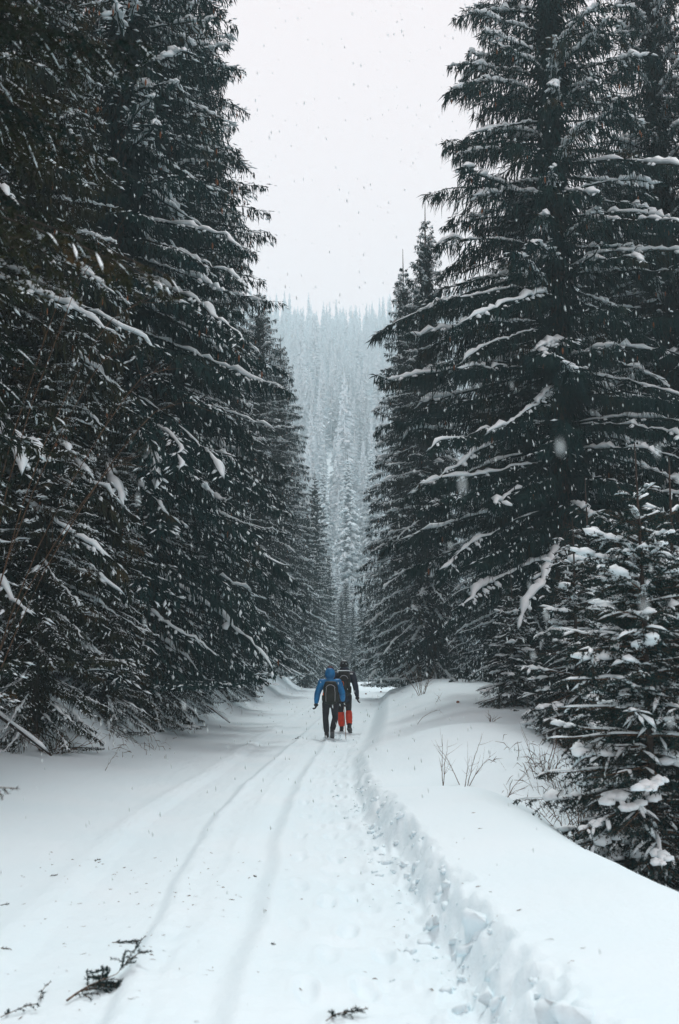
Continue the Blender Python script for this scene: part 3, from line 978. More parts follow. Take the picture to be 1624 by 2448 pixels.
# ------------------------------------------------------------------ bare shrubs and arching stems
def shrub(name, x, y, label, cat, stems, mat, group=None, dz=0.0, snow=False):
    """stems: list of polylines (local) with radius; sub twigs added."""
    rng = np.random.default_rng(int(abs(x * 100 + y * 10)))
    root = link(name, None, None, (x, y, gz(x, y) + dz))
    root.empty_display_size = .1
    tag(root, label, cat, group)
    for pts, r0, nt, tl in stems:
        P = np.array(pts, float)
        k = 12
        s = np.linspace(0, len(P) - 1, k)
        i = np.minimum(s.astype(int), len(P) - 2); f = (s - i)[:, None]
        Q = P[i] * (1 - f) + P[i + 1] * f
        Q[1:] = (Q[1:] + np.vstack([Q[2:], Q[-1:]]) + Q[:-1]) / 3
        Q += rng.normal(size=Q.shape) * r0 * 0.6
        rad = (r0 * (1 - np.linspace(0, .85, k)))[None]
        parts = [sweep(Q[None], rad, rad, 5)]
        if nt:
            a = rng.integers(3, k - 1, nt)
            T = unit(Q[a + (a < k - 1)] - Q[a - 1])
            D = unit(T + rng.normal(size=(nt, 3)) * .45)
            LL = tl * rng.uniform(.4, 1, nt)
            ss = np.linspace(0, 1, 4)[None, :, None]
            TP = Q[a][:, None] + D[:, None] * LL[:, None, None] * ss + np.array([0, 0, .12]) * (LL[:, None, None] * ss ** 2)
            rr = (r0 * .35 * (1 - ss[..., 0] * .7)) * np.ones((nt, 4))
            parts.append(sweep(TP, rr, rr, 4))
        link('stem', mesh_np('stem', *merge(*parts), mat, True), root)
    return root


def px(x, y, Y, z0=None):
    """point at depth Y seen at photo pixel (x, y)"""
    u, v = (x - 812) / 2380, (1224 - y) / 2380
    fw = math.cos(PITCH) - v * math.sin(PITCH)
    up = math.sin(PITCH) + v * math.cos(PITCH)
    t = Y / fw
    return np.array([u * t, Y, EYE + up * t])


base = np.array([-5.0, 13.5, 0.0]); base[2] = gz(-5.0, 13.5)
arcs = []
for tgt, midp, Yt in (((445, 880), (300, 930), 13.2), ((280, 570), (170, 700), 13.6), ((400, 700), (220, 800), 13.9), ((330, 780), (180, 960), 13.0), ((480, 960), (330, 1010), 13.4), ((180, 640), (110, 800), 13.8), ((360, 1120), (240, 1130), 13.1)):
    a, b = px(*midp, Yt) - base, px(*tgt, Yt) - base
    arcs.append(([(0, 0, 0), a * .55 + [-.35, 0, 0], a, (a + b) / 2 + [0, 0, .12], b], .009, 5, .7))
shrub('arching_shrub', base[0], base[1], 'bare brown shrub with long arching stems against the dark left spruces', 'shrub', arcs, M['twig'])


def rand_stems(n, h, spread, r0, nt, tl, seed):
    g = random.Random(seed)
    out = []
    for _ in range(n):
        a, l = g.uniform(0, 6.28), g.uniform(.5, 1) * h
        dx, dy = math.cos(a) * spread * g.random(), math.sin(a) * spread * g.random()
        out.append(([(dx * .1, dy * .1, -.05), (dx * .5, dy * .5, l * .5), (dx, dy, l)], r0, nt, tl))
    return out


shrub('bare_shrub', 1.62, 13.3, 'leafless shrub in the hollow of the right bank, tallest of three', 'shrub', rand_stems(4, .75, .55, .006, 7, .26, 1), M['twig'])
shrub('bare_shrub', 1.30, 13.0, 'leafless sapling at the left end of the shrubs in the bank hollow', 'shrub', rand_stems(2, .7, .25, .006, 6, .25, 2), M['twig'])
shrub('bare_shrub', 1.95, 12.3, 'thin leafless shrub leaning right, nearest in the bank hollow', 'shrub', [([(0, 0, -.05), (.14, 0, .18), (.35, .05, .38)], .006, 8, .22), ([(0, 0, -.05), (.1, 0, .1), (.3, 0, .16)], .005, 5, .2)], M['twig'])
shrub('bare_shrub', 2.75, 13.9, 'dark broken brush at the undercut edge of the right bank', 'shrub', rand_stems(9, .8, .5, .009, 6, .3, 4), M['twig'], dz=-.2)
shrub('bare_shrub', 2.6, 11.2, 'tangle of brown twigs below the bank crest beside the young spruces', 'shrub', rand_stems(10, .7, .8, .008, 6, .35, 5), M['twig'])
shrub('snow_buried_twig', 1.55, 21, 'thin twig arching out of the smooth snow on the right bank', 'twig', [([(0, 0, -.05), (.2, 0, .2), (.5, 0, .33), (.62, 0, .2)], .005, 5, .15)], M['twig'])
shrub('snow_buried_twig', 2.3, 24.5, 'short crossed twigs near the top of the right bank', 'twig', [([(0, 0, -.05), (.2, 0, .25)], .006, 3, .15), ([(.2, 0, -.05), (.05, 0, .2)], .006, 2, .15)], M['twig'])
shrub('snow_buried_twig', 2.9, 19.5, 'dark sprig lying on the rounded right bank', 'twig', rand_stems(5, .14, .25, .008, 4, .12, 8), M['twig'])
shrub('snow_buried_twig', -3.6, 15.6, 'single bent twig in the snow below the left bank', 'twig', [([(0, 0, -.05), (.1, 0, .15), (.22, 0, .3)], .006, 3, .12)], M['twig'])
shrub('bare_shrub', -6.2, 17.2, 'thin dark stems sticking out of the drift at the foot of the left spruces', 'shrub', rand_stems(8, 1.3, 1.0, .010, 5, .4, 9), M['twig'])
shrub('bare_shrub', -4.8, 17.0, 'broken twigs lying along the drift below the left spruces', 'shrub', rand_stems(7, .4, 1.0, .012, 5, .3, 10), M['twig'])
shrub('bare_shrub', 2.35, 29, 'small dark shrub at the far end of the right bank', 'shrub', rand_stems(8, .9, .7, .01, 8, .3, 11), M['twig'])
def fallen_log(name, a, b, r, label):
    a, b = np.array(a, float), np.array(b, float)
    root = link(name, None, None, tuple(a))
    root.empty_display_size = .1
    tag(root, label, 'log')
    k = 9
    s = np.linspace(0, 1, k)[:, None]
    P = (b - a) * s + RNG.normal(size=(k, 3)) * r * .35
    rad = (r * (1 - .5 * s[:, 0]))[None]
    rad[0, 0] *= .6; rad[0, -1] *= .5
    link('bark', mesh_np('bark', *sweep(P[None], rad, rad, 8), M['bark'], True), root)
    w = r * 1.1 * np.clip(.7 + RNG.normal(size=k) * .4, 0, 1.4); w[0] = w[-1] = 0
    link('snow_cap', mesh_np('snow_cap', *sweep(P[None], w[None], w[None] * .6, 6, lift=rad * .8, flat=.4), M['snow_tree'], True), root)


fallen_log('fallen_log', (-6.6, 17.0, gz(-6.6, 17) + .35), (-4.6, 16.3, gz(-4.6, 16.3) + .02), .055, 'thin fallen trunk slanting down the drift at the left edge')
fallen_log('fallen_log', (-3.9, 27.5, gz(-3.9, 27.5) + .5), (-2.9, 27.0, gz(-2.9, 27) + .15), .035, 'dead branch hanging over the left bank beside the grass tufts')


# dry grass, roots and dark brush on the left bank
def strands_mesh(pts, L, W, mat, name, label, seed, lean=(0.5, -0.3, -0.4)):
    rng = np.random.default_rng(seed)
    n = len(pts)
    D = unit(rng.normal(size=(n, 3)) * .6 + np.array(lean))
    o = link(name, mesh_np(name, *ribbons(pts, D, L * rng.uniform(.4, 1.2, n), np.full(n, W), rng, .4), mat))
    tag(o, label, 'grass', kind='stuff')


g = np.random.default_rng(3)
pts = []
for (cx_, cy_, sx, sy, n, zo) in ((-4.35, 24.5, .35, 2.2, 200, .1), (-4.5, 19.5, .6, .9, 160, .15), (-4.1, 29.5, .3, 2.5, 120, .25), (-6.0, 18.0, 1.3, .5, 120, .1), (-3.9, 37, .3, 3, 90, .25)):
    x = cx_ + g.normal(size=n) * sx; y_ = cy_ + g.normal(size=n) * sy
    pts.append(np.stack([x, y_, ground(x, y_) + zo * g.random(n)], 1))
pts = np.concatenate(pts)
strands_mesh(pts, .30, .012, M['straw'], 'dry_grass', 'brown dead grass hanging over the left bank', 5)
n = 320
x = 2.9 + g.normal(size=n) * .35; y_ = 13.2 + g.normal(size=n) * .9
strands_mesh(np.stack([x, y_, ground(x, y_) + g.random(n) * .3], 1), .25, .010, M['straw'], 'bank_grass', 'dead grass and roots below the undercut right bank', 6, lean=(.1, -.2, -.2))


# ------------------------------------------------------------------ fallen spruce sprigs on the snow
def sprig(name, p0, p1, label, seed, tw_len=.16, curve_=.03, step=.035, snow_p=0, lift=.03, cat='branch', nl=.016):
    rng = np.random.default_rng(seed)
    p0, p1 = np.array(p0, float), np.array(p1, float)
    k = 8
    s = np.linspace(0, 1, k)[:, None]
    P = (p1 - p0) * s
    perp = np.array([-(p1 - p0)[1], (p1 - p0)[0], 0]); P += perp * (np.sin(s * 3.1) * curve_ * 3)
    P[:, 2] = [gz(q[0] + p0[0], q[1] + p0[1]) + lift * (.4 + i / k) for i, q in enumerate(P)]
    o0 = np.array([p0[0], p0[1], P[0, 2]])
    P[:, 2] -= o0[2]
    root = link(name, None, None, tuple(o0)); root.empty_display_size = .05
    tag(root, label, cat)
    nd, wd, sn = gen_bough_set(P[None], rng, tw_step=step, tw_len=tw_len, nl=nl, nw=.0024, per_m=520, snow_p=0, snow_r=.01, sub_snow=0, droop=-.05)
    link('needles', mesh_np('needles', *nd, M['needle']), root)
    link('stem', mesh_np('stem', *wd, M['twig']), root)


def on_snow(x, y):
    Yc = np.concatenate([np.arange(3.5, 30, .02), np.arange(30, 110, .1)])
    pts = np.array([px(x, y, q) for q in Yc])
    hit = np.where(pts[:, 2] <= ground(pts[:, 0], pts[:, 1]))[0]
    return pts[hit[0]] if len(hit) else pts[-1]


sprig('fallen_branch', on_snow(160, 2402), on_snow(340, 2305), 'broken spruce branch with drooping side twigs on the near left snow', 1, tw_len=.26, step=.04, lift=.05)
sprig('fallen_sprig', on_snow(268, 2256), on_snow(350, 2243), 'flat dark spruce sprig just above the broken branch on the snow', 2, tw_len=.06, step=.02, lift=.01)
sprig('fallen_sprig', on_snow(780, 2447), on_snow(880, 2432), 'dark spruce sprig at the bottom edge in the middle of the track', 3, tw_len=.12, step=.03)
sprig('fallen_sprig', on_snow(0, 2440), on_snow(88, 2420), 'spruce twigs at the bottom left corner', 4, tw_len=.12, step=.04)
sprig('fallen_sprig', on_snow(98, 2398), on_snow(120, 2368), 'tiny curved twig left of the broken branch', 5, tw_len=.04, step=.04)
sprig('fallen_sprig', on_snow(698, 1770), on_snow(718, 1764), 'dark sprig on the track left of the hikers', 6, tw_len=.16, step=.05)
for i, (a, b, lab) in enumerate((((2, 2268), (28, 2276), 'small needle sprig at the left edge above the corner twigs'), ((0, 2166), (20, 2163), 'needle tuft on the snow at the left edge'),
                            ((120, 2096), (137, 2094), 'lone needle tuft above the left wheel rut'), ((228, 2060), (242, 2058), 'little sprig beside the animal trail at left'),
                            ((606, 2094), (611, 2098), 'tiny needle scrap between the wheel ruts'), ((650, 2258), (655, 2260), 'single dark scrap on the rutted ridge'))):
    sprig('needle_scrap', on_snow(*a), on_snow(*b), lab, 20 + i, tw_len=.035, step=.03, lift=.006, cat='sprig')

# litter of needles scattered on the near snow
n = 260
lx = g.uniform(-2.6, -.7, n) ; ly = g.uniform(4.6, 9.5, n)
lx = np.where(g.random(n) < .3, g.uniform(-1.2, 1.2, n), lx)
lz = ground(lx, ly) + .003
D = unit(np.stack([g.normal(size=n), g.normal(size=n), np.zeros(n)], 1))
lit = ribbons(np.stack([lx, ly, lz], 1), D, g.uniform(.008, .05, n) , np.full(n, .007), g)
lit[0][:, 2] = np.maximum(lit[0][:, 2], ground(lit[0][:, 0], lit[0][:, 1]) + .002)
tag(link('needle_litter', mesh_np('needle_litter', *lit, M['twig'])), 'loose needles and bark scraps on the near snow', 'litter', kind='stuff')

# overhanging tip at the left edge
p = px(-25, 1895, 5.0); q = px(40, 1885, 4.9)
k = 8; s = np.linspace(0, 1, k)[:, None]
P = np.array([p - [.35, 0, -.05]]) * (1 - s) + q * s
nd, wd, sn = gen_bough_set((P - P[0])[None], np.random.default_rng(8), tw_step=.03, tw_len=.13, per_m=350, snow_p=0, snow_r=.004, sub_snow=0, nl=.018, nw=.002)
rt = link('spruce_seedling', None, None, tuple(P[0])); rt.empty_display_size = .1
tag(rt, 'dark spruce tip poking in at the left edge above open snow', 'seedling')
link('needles', mesh_np('needles', *nd, M['needle']), rt)
gp = P[0].copy(); hh = gp[2] - gz(gp[0], gp[1])
sp_ = np.array([[0, 0, -hh - .05], [-.02, 0, -hh * .5], [0, 0, 0.06]], float)[None]
link('stem', mesh_np('stem', *merge(wd, sweep(sp_, np.array([[.012, .009, .004]]), np.array([[.012, .009, .004]]), 6)), M['twig']), rt)


# ------------------------------------------------------------------ loose snow clods along the broken edge
n = 280
cyy = 4.2 + 11 * g.random(n) ** 1.6
cxx = x_wall(cyy) + np.where(g.random(n) < .6, g.uniform(-.03, .26, n), g.normal(size=n) * .12 - .06)
rad = (g.uniform(.25, 1, n) ** 2.6) * .042 * np.clip(1.1 - cyy / 25, .4, 1) + .004
cz = ground(cxx, cyy) - rad * .15
nb_ = 8
cyy[:nb_] = 4.1 + 3.2 * g.random(nb_); cxx[:nb_] = x_wall(cyy[:nb_]) + g.uniform(-.02, .24, nb_); rad[:nb_] = g.uniform(.035, .085, nb_)
cz = ground(cxx, cyy) - rad * .35
B = blobs(np.stack([cxx, cyy, cz], 1), np.stack([rad * 1.4, rad, rad * 1.0], 1), unit(np.stack([g.normal(size=n), g.normal(size=n), g.normal(size=n) * .7], 1)), 2, g, .75, .62)
tag(link('snow_clods', mesh_np('snow_clods', *B, M['snow'], True)), 'loose snow clods along the broken edge of the right bank', 'snow', kind='stuff')

# reddish blocks by the track
M['rock'] = noisy('reddish_stone', (0.16, .085, .06), (.25, .14, .10), 12, .9, .2, bump=.5)
for (xx, yy, r, lab) in ((875, 1660, .055, 'small reddish stone by a thin twig at the far right of the track'), (911, 1655, .06, 'squarish reddish stone standing on the snow right of the hikers'), (1095, 1680, .035, 'dark stub in the snow on the upper right bank')):
    P0 = on_snow(xx, yy)
    zz = P0[2]
    v, f = ICO[2]
    b = np.sign(v) * np.abs(v) ** .6
    V = b * r * [1, .8, .9] * (1 + .2 * pnoise(v * 2 + xx))[:, None]
    o = link('stone', mesh_np('stone', V, f, M['rock'], False), None, (P0[0], P0[1], zz + r * .4))
    tag(o, lab, 'stone')

# ------------------------------------------------------------------ hikers
def fabric(name, c, c2=None, rough=.7, bump=.35, scale=9):
    return noisy(name, c, c2 or tuple(min(1, q * 1.5 + .004) for q in c), scale, rough, .3, bump=bump, bscale=26, bdist=.02)


M['blue'] = fabric('blue_shell', (0.004, 0.12, 0.30), (0.008, .20, .48), .5)
M['navy'] = fabric('navy_shell', (0.006, 0.009, 0.022), (.012, .018, .04), .55)
M['black'] = fabric('black_cloth', (0.006, 0.006, 0.008), (.014, .014, .018))
M['trouser'] = fabric('charcoal_trousers', (0.010, 0.009, 0.013), (.022, .02, .026))
M['pack'] = fabric('olive_black_pack', (0.008, 0.010, 0.008), (.022, .026, .020))
M['red'] = fabric('red_gaiter', (0.55, .035, .010), (.75, .06, .014))
M['maroon'] = fabric('maroon_knit', (0.03, .004, .008), (.06, .008, .014))
M['orange'] = new_mat('orange_strap', (.75, .17, .05), .6)
M['grey'] = new_mat('grey_reflective', (.45, .47, .5), .4)
M['skin'] = new_mat('skin', (.5, .3, .22), .6)
M['boot'] = fabric('boot_leather', (0.012, .011, .012), (.035, .032, .032))
M['sole'] = new_mat('boot_sole', (.12, .12, .12), .8)
M['pole'] = new_mat('hiking_pole_paint', (.22, .10, .06), .45)


def skin_obj(name, chains, mat, parent, root_pt=None, sub=2, vox=None):
    """one continuous surface round chains of (x, y, z, rx, ry): tapered limbs and joints, fused by a voxel remesh."""
    k = 14
    ang = np.arange(k) / k * 2 * np.pi
    parts = []
    sv, sf = ICO[2]
    for c in chains:
        pts = [(np.array(p[:3], float), p[3], p[4] if len(p) > 4 else p[3]) for p in c]
        for i, (p, rx, ry) in enumerate(pts):
            end = 0.35 if (i in (0, len(pts) - 1) and rx > .03) else 0.9
            parts.append((sv * [rx, ry, (rx + ry) / 2 * end] + p, sf))
        for (p, ax, ay), (q, bx_, by_) in zip(pts, pts[1:]):
            T = q - p
            L = np.linalg.norm(T)
            if L < 1e-6:
                continue
            T = T / L
            a_ = np.array([1.0, 0, 0]) - T[0] * T
            if np.linalg.norm(a_) < .3:
                a_ = np.array([0, 0, 1.0]) - T[2] * T
            a_ = a_ / np.linalg.norm(a_); b_ = np.cross(T, a_)
            ns = 5
            rings = []
            for j in range(ns):
                t = j / (ns - 1); tt = t * t * (3 - 2 * t)
                rx, ry = ax + (bx_ - ax) * tt, ay + (by_ - ay) * tt
                rings.append(p + T * L * t + np.outer(np.cos(ang) * rx, a_) + np.outer(np.sin(ang) * ry, b_))
            V = np.concatenate(rings + [p[None], q[None]])
            F = []
            for j in range(ns - 1):
                for m_ in range(k):
                    m2 = (m_ + 1) % k
                    A, B, C_, D_ = j * k + m_, j * k + m2, (j + 1) * k + m2, (j + 1) * k + m_
                    F += [(A, B, C_), (A, C_, D_)]
            n0, n1 = ns * k, ns * k + 1
            for m_ in range(k):
                m2 = (m_ + 1) % k
                F += [(n0, m2, m_), (n1, (ns - 1) * k + m_, (ns - 1) * k + m2)]
            parts.append((V, np.array(F)))
    o = link(name, mesh_np(name, *merge(*parts), mat, True), parent)
    rm = o.modifiers.new('remesh', 'REMESH')
    rm.mode = 'VOXEL'
    rm.voxel_size = vox or 0.014
    rm.use_smooth_shade = True
    sm = o.modifiers.new('smooth', 'SMOOTH')
    sm.factor = 0.5
    sm.iterations = 2
    return o


def lump(name, c, r, mat, parent, rough=.08, sub=3, fn=None):
    v, f = ICO[sub]
    V = v * (1 + rough * pnoise(v * 2.2 + c[0] * 7 + c[2] * 3) * 2)[:, None]
    if fn is not None:
        V = fn(V)
    V = V * np.array(r)
    o = link(name, mesh_np(name, V, f, mat, True), parent, c)
    return o


def superbox(name, c, r, mat, parent, p=.45, rough=.04, tilt=0, sub=3):
    v, f = ICO[sub]
    V = np.sign(v) * np.abs(v) ** p
    V = V * (1 + rough * pnoise(v * 3 + c[2] * 5) * 2)[:, None] * np.array(r)
    o = link(name, mesh_np(name, V, f, mat, True), parent, c)
    o.rotation_euler = (tilt, 0, 0)
    return o


def glove(parent, wrist, d, mat, side, curl=.35):
    """five-fingered glove hanging from the wrist along d; side=+1 thumb towards +x."""
    w = np.array(wrist, float); d = unit(np.array(d, float))
    a = unit(np.cross(d, [1, 0, 0]))          # palm width axis, roughly y
    nrm = np.cross(d, a)
    chains = []
    palm0 = tuple(w) + (.036, .030)
    pc = w + d * .05
    palm1 = tuple(pc) + (.058, .046)
    chains.append([palm0, palm1])
    for j, (off, ln) in enumerate(((-.033, .084), (-.011, .098), (.011, .092), (.033, .072))):
        b = w + d * .095 + a * off * 1.1
        k1 = b + (d * math.cos(curl) + nrm * side * math.sin(curl)) * ln * .45
        k2 = k1 + (d * math.cos(curl * 2.4) + nrm * side * math.sin(curl * 2.4)) * ln * .35
        k3 = k2 + (d * math.cos(curl * 3.6) + nrm * side * math.sin(curl * 3.6)) * ln * .25
        chains.append([palm1, tuple(b) + (.020,), tuple(k1) + (.018,), tuple(k2) + (.0165,), tuple(k3) + (.0145,)])
    tb = w + d * .035 - a * .03
    t1 = tb + unit(d * .7 - a * .6 + nrm * side * .4) * .04
    t2 = t1 + unit(d - a * .1 + nrm * side * .5) * .035
    chains.append([palm1, tuple(tb) + (.015,), tuple(t1) + (.0125,), tuple(t2) + (.010,)])
    return skin_obj('glove', chains, mat, parent, vox=.006)


def boot(parent, ankle, toe, mat, pitch=0.0):
    a = np.array(ankle, float)
    root = bpy.data.objects.new('boot', None)
    v, f = ICO[3]
    V = np.sign(v) * np.abs(v) ** .7
    V = V * [.052, .145, .055]
    V[:, 2] *= np.where(V[:, 1] > .03, 1 - (V[:, 1] - .03) * 2.5, 1)
    V[:, 1] += .05
    V[:, 2] -= .005
    me = mesh_np('boot', V, f, mat, True)
    o = link('boot', me, parent, tuple(a + [0, 0, -.045]))
    o.rotation_euler = (pitch, 0, toe)
    s = np.sign(v) * np.abs(v) ** .5
    S = s * [.054, .15, .016]; S[:, 1] += .05; S[:, 2] -= .055
    link('sole', mesh_np('sole', S, f, M['sole'], True), o)
    c = sweep(np.array([[[0, -.02, .0], [0, -.025, .06], [0, -.02, .13]]]), np.array([[.05, .052, .056]]), np.array([[.055, .056, .06]]), 12)
    link('shaft', mesh_np('shaft', *c, mat, True), o)
    return o


def hiker(name, x, y, rot, label, S, J, mats, gaiters=False):
    """J: joint dict in local metres, walking along +y (away from the camera)."""
    root = link(name, None, None, (x, y, gz(x, y)), rot)
    root.scale = (S, S, S)
    root.empty_display_size = .3
    tag(root, label, 'person', 'hikers walking away up the track')
    pel, ch, nk, hd = J['pelvis'], J['chest'], J['neck'], J['head']
    w = .6
    # body underneath, one surface
    body = [[pel + (.12, .09), tuple(np.array(pel[:3]) * .5 + np.array(ch[:3]) * .5) + (.11, .085), ch + (.13, .095), nk + (.052, .052), (hd[0], hd[1], hd[2] - .06, .065, .07), hd + (.078, .092), (hd[0], hd[1], hd[2] + .07, .06, .07)]]
    for sd_ in ('l', 'r'):
        sh, el, wr = J['sh_' + sd_], J['el_' + sd_], J['wr_' + sd_]
        hp, kn, an = J['hip_' + sd_], J['kn_' + sd_], J['an_' + sd_]
        body.append([ch + (.13, .095), sh + (.045,), el + (.034,), wr + (.024,)])
        body.append([pel + (.12, .09), hp + (.075,), kn + (.050,), an + (.036,)])
    skin_obj('body', body, M['skin'], root)
    lump('nose', (hd[0], hd[1] + .095, hd[2] - .01), (.014, .02, .02), M['skin'], root, sub=1)
    # trousers
    tr = []
    hem = (pel[0], pel[1], pel[2] + .07)
    for sd_ in ('l', 'r'):
        hp, kn, an = (np.array(J[q + sd_]) for q in ('hip_', 'kn_', 'an_'))
        m1 = hp * .5 + kn * .5; m2 = kn * .5 + an * .5 + [0, -.015, 0]
        end = an + (kn - an) * (.10 if not gaiters else .55)
        ch_ = [hem + (.145, .115), pel + (.15, .12), tuple(hp) + (.104, .108), tuple(m1) + (.090, .098), tuple(kn) + (.074, .083)]
        if not gaiters:
            ch_ += [tuple(m2) + (.076, .082), tuple(end) + (.068, .074)]
        else:
            ch_ += [tuple(end) + (.074, .076)]
        tr.append(ch_)
    skin_obj('trousers', tr, mats['trousers'], root)
    if gaiters:
        for sd_ in ('l', 'r'):
            kn, an = np.array(J['kn_' + sd_]), np.array(J['an_' + sd_])
            q = np.array([kn * .98 + an * .02, kn * .5 + an * .5 + [0, -.02, 0], an + (kn - an) * .12])
            k = 9; s = np.linspace(0, 2, k); i = np.minimum(s.astype(int), 1); f = (s - i)[:, None]
            Q = q[i] * (1 - f) + q[i + 1] * f
            rr = np.array([.082, .088, .092, .091, .089, .085, .081, .078, .076]) * (1 + .04 * np.sin(np.arange(k) * 2.3))
            link('gaiter', mesh_np('gaiter', *sweep(Q[None], rr[None], rr[None] * 1.05, 14), M['red'], True), root)
    # jacket
    sw = J['fat']
    bel = tuple(np.array(pel[:3]) * .45 + np.array(ch[:3]) * .55)
    mid = tuple(np.array(pel[:3]) * .75 + np.array(ch[:3]) * .25)
    hemz = (pel[0], pel[1], pel[2] - J['hem'])
    up_ch = (ch[0], ch[1], ch[2] + .10)
    jk = [[hemz + (.175 * sw, .135 * sw), mid + (.168 * sw, .135 * sw), bel + (.165 * sw, .13 * sw), ch + (.175 * sw, .13 * sw), up_ch + (.12, .10), nk + (.085, .085)]]
    for sd_ in ('l', 'r'):
        sh, el, wr = (np.array(J[q + sd_]) for q in ('sh_', 'el_', 'wr_'))
        jk.append([ch + (.175 * sw, .13 * sw), tuple(sh) + (.094 * sw, .092 * sw), tuple(sh * .5 + el * .5) + (.084 * sw,), tuple(el) + (.078 * sw,), tuple(el * .5 + wr * .5) + (.072 * sw,), tuple(wr) + (.054 * sw,)])
    skin_obj('jacket', jk, mats['jacket'], root, root_pt=3)
    for sd_, sg in (('l', 1), ('r', -1)):
        el, wr = np.array(J['el_' + sd_]), np.array(J['wr_' + sd_])
        glove(root, wr, (wr - el) * .5 + [0, 0, -.12], M['black'], sg, J.get('curl_' + sd_, .35))
        boot(root, J['an_' + sd_], J.get('toe_' + sd_, 0), M['boot'], J.get('pitch_' + sd_, 0))
    # hood lying round the head, and the hat above it
    def hood_fn(V):
        V = V.copy()
        V[:, 1] = np.where(V[:, 1] > .35, .35 + (V[:, 1] - .35) * .2, V[:, 1])
        return V
    if J['hood_up']:
        lump('hood', (hd[0], hd[1] - .015, hd[2] - .015), (.125, .14, .165), mats['jacket'], root, .07, fn=hood_fn)
        lump('cap', (hd[0] + .005, hd[1] + .02, hd[2] + .06), (.108, .118, .125), mats['hat'], root, .03)
        rim = np.linspace(0, 2 * np.pi, 25)
        rp = np.stack([np.cos(rim) * .112 + hd[0], np.full(25, hd[1] + .035), np.sin(rim) * .125 + hd[2]], 1)[None]
        link('hood_rim', mesh_np('hood_rim', *sweep(rp, np.full((1, 25), .012), np.full((1, 25), .012), 6), mats['jacket'], True), root)
    else:
        lump('hood', (hd[0], hd[1] - .075, hd[2] - .135), (.135, .10, .115), mats['jacket'], root, .10)
        lump('hat', (hd[0], hd[1] - .005, hd[2] + .035), (.104, .115, .105), mats['hat'], root, .03)
        ang = np.linspace(0, 2 * np.pi, 25)
        bp_ = np.stack([np.cos(ang) * .103 + hd[0], np.sin(ang) * .114 + hd[1] - .005, np.full(25, hd[2] - .01)], 1)[None]
        link('hat_band', mesh_np('hat_band', *sweep(bp_, np.full((1, 25), .018), np.full((1, 25), .026), 6), mats['hat'], True), root)
        lump('snow_dusting', (hd[0] + .01, hd[1] - .03, hd[2] + .118), (.055, .05, .022), M['snow_tree'], root, .2, 2)
    return root


J1 = dict(pelvis=(0, 0, .86), chest=(0.0, .04, 1.24), neck=(-.005, .06, 1.42), head=(-.01, .10, 1.555),
          sh_l=(-.205, .03, 1.34), el_l=(-.315, -.02, 1.06), wr_l=(-.345, .04, .83),
          sh_r=(.195, .03, 1.34), el_r=(.295, .00, 1.08), wr_r=(.315, .16, .88),
          hip_l=(-.10, .0, .82), kn_l=(-.115, .06, .46), an_l=(-.085, .10, .10),
          hip_r=(.10, .0, .82), kn_r=(.125, .05, .47), an_r=(.055, -.20, .18), pitch_r=-.62, toe_r=.0, toe_l=-.05,
          fat=1.0, hem=.02, hood_up=True, curl_l=.45, curl_r=.5)
J2 = dict(pelvis=(0, 0, .97), chest=(0.0, .03, 1.38), neck=(0, .04, 1.58), head=(0, .08, 1.73),
          sh_l=(-.21, .02, 1.50), el_l=(-.30, -.02, 1.19), wr_l=(-.32, .06, .93),
          sh_r=(.215, .02, 1.50), el_r=(.30, -.02, 1.19), wr_r=(.345, .02, .93),
          hip_l=(-.10, .0, .93), kn_l=(-.09, .10, .52), an_l=(-.065, .12, .11),
          hip_r=(.105, .0, .93), kn_r=(.12, .03, .53), an_r=(.135, -.20, .17), pitch_r=-.5, toe_r=-.25, toe_l=.05,
          fat=1.0, hem=.16, hood_up=False, curl_l=.4, curl_r=.3)
S1, S2 = .955, .985
p1 = (-.22, 23.9); p2 = (.12, 26.3)
h1 = hiker('person', p1[0], p1[1], 0.0, 'shorter hiker in a bright blue hooded jacket and dark trousers, seen from behind', S1, J1, dict(jacket=M['blue'], trousers=M['trouser'], hat=M['maroon']))
h2 = hiker('person', p2[0], p2[1], 0.0, 'taller hiker in black hat, navy jacket and red gaiters, half hidden by the blue one', S2, J2, dict(jacket=M['navy'], trousers=M['black'], hat=M['black']), gaiters=True)


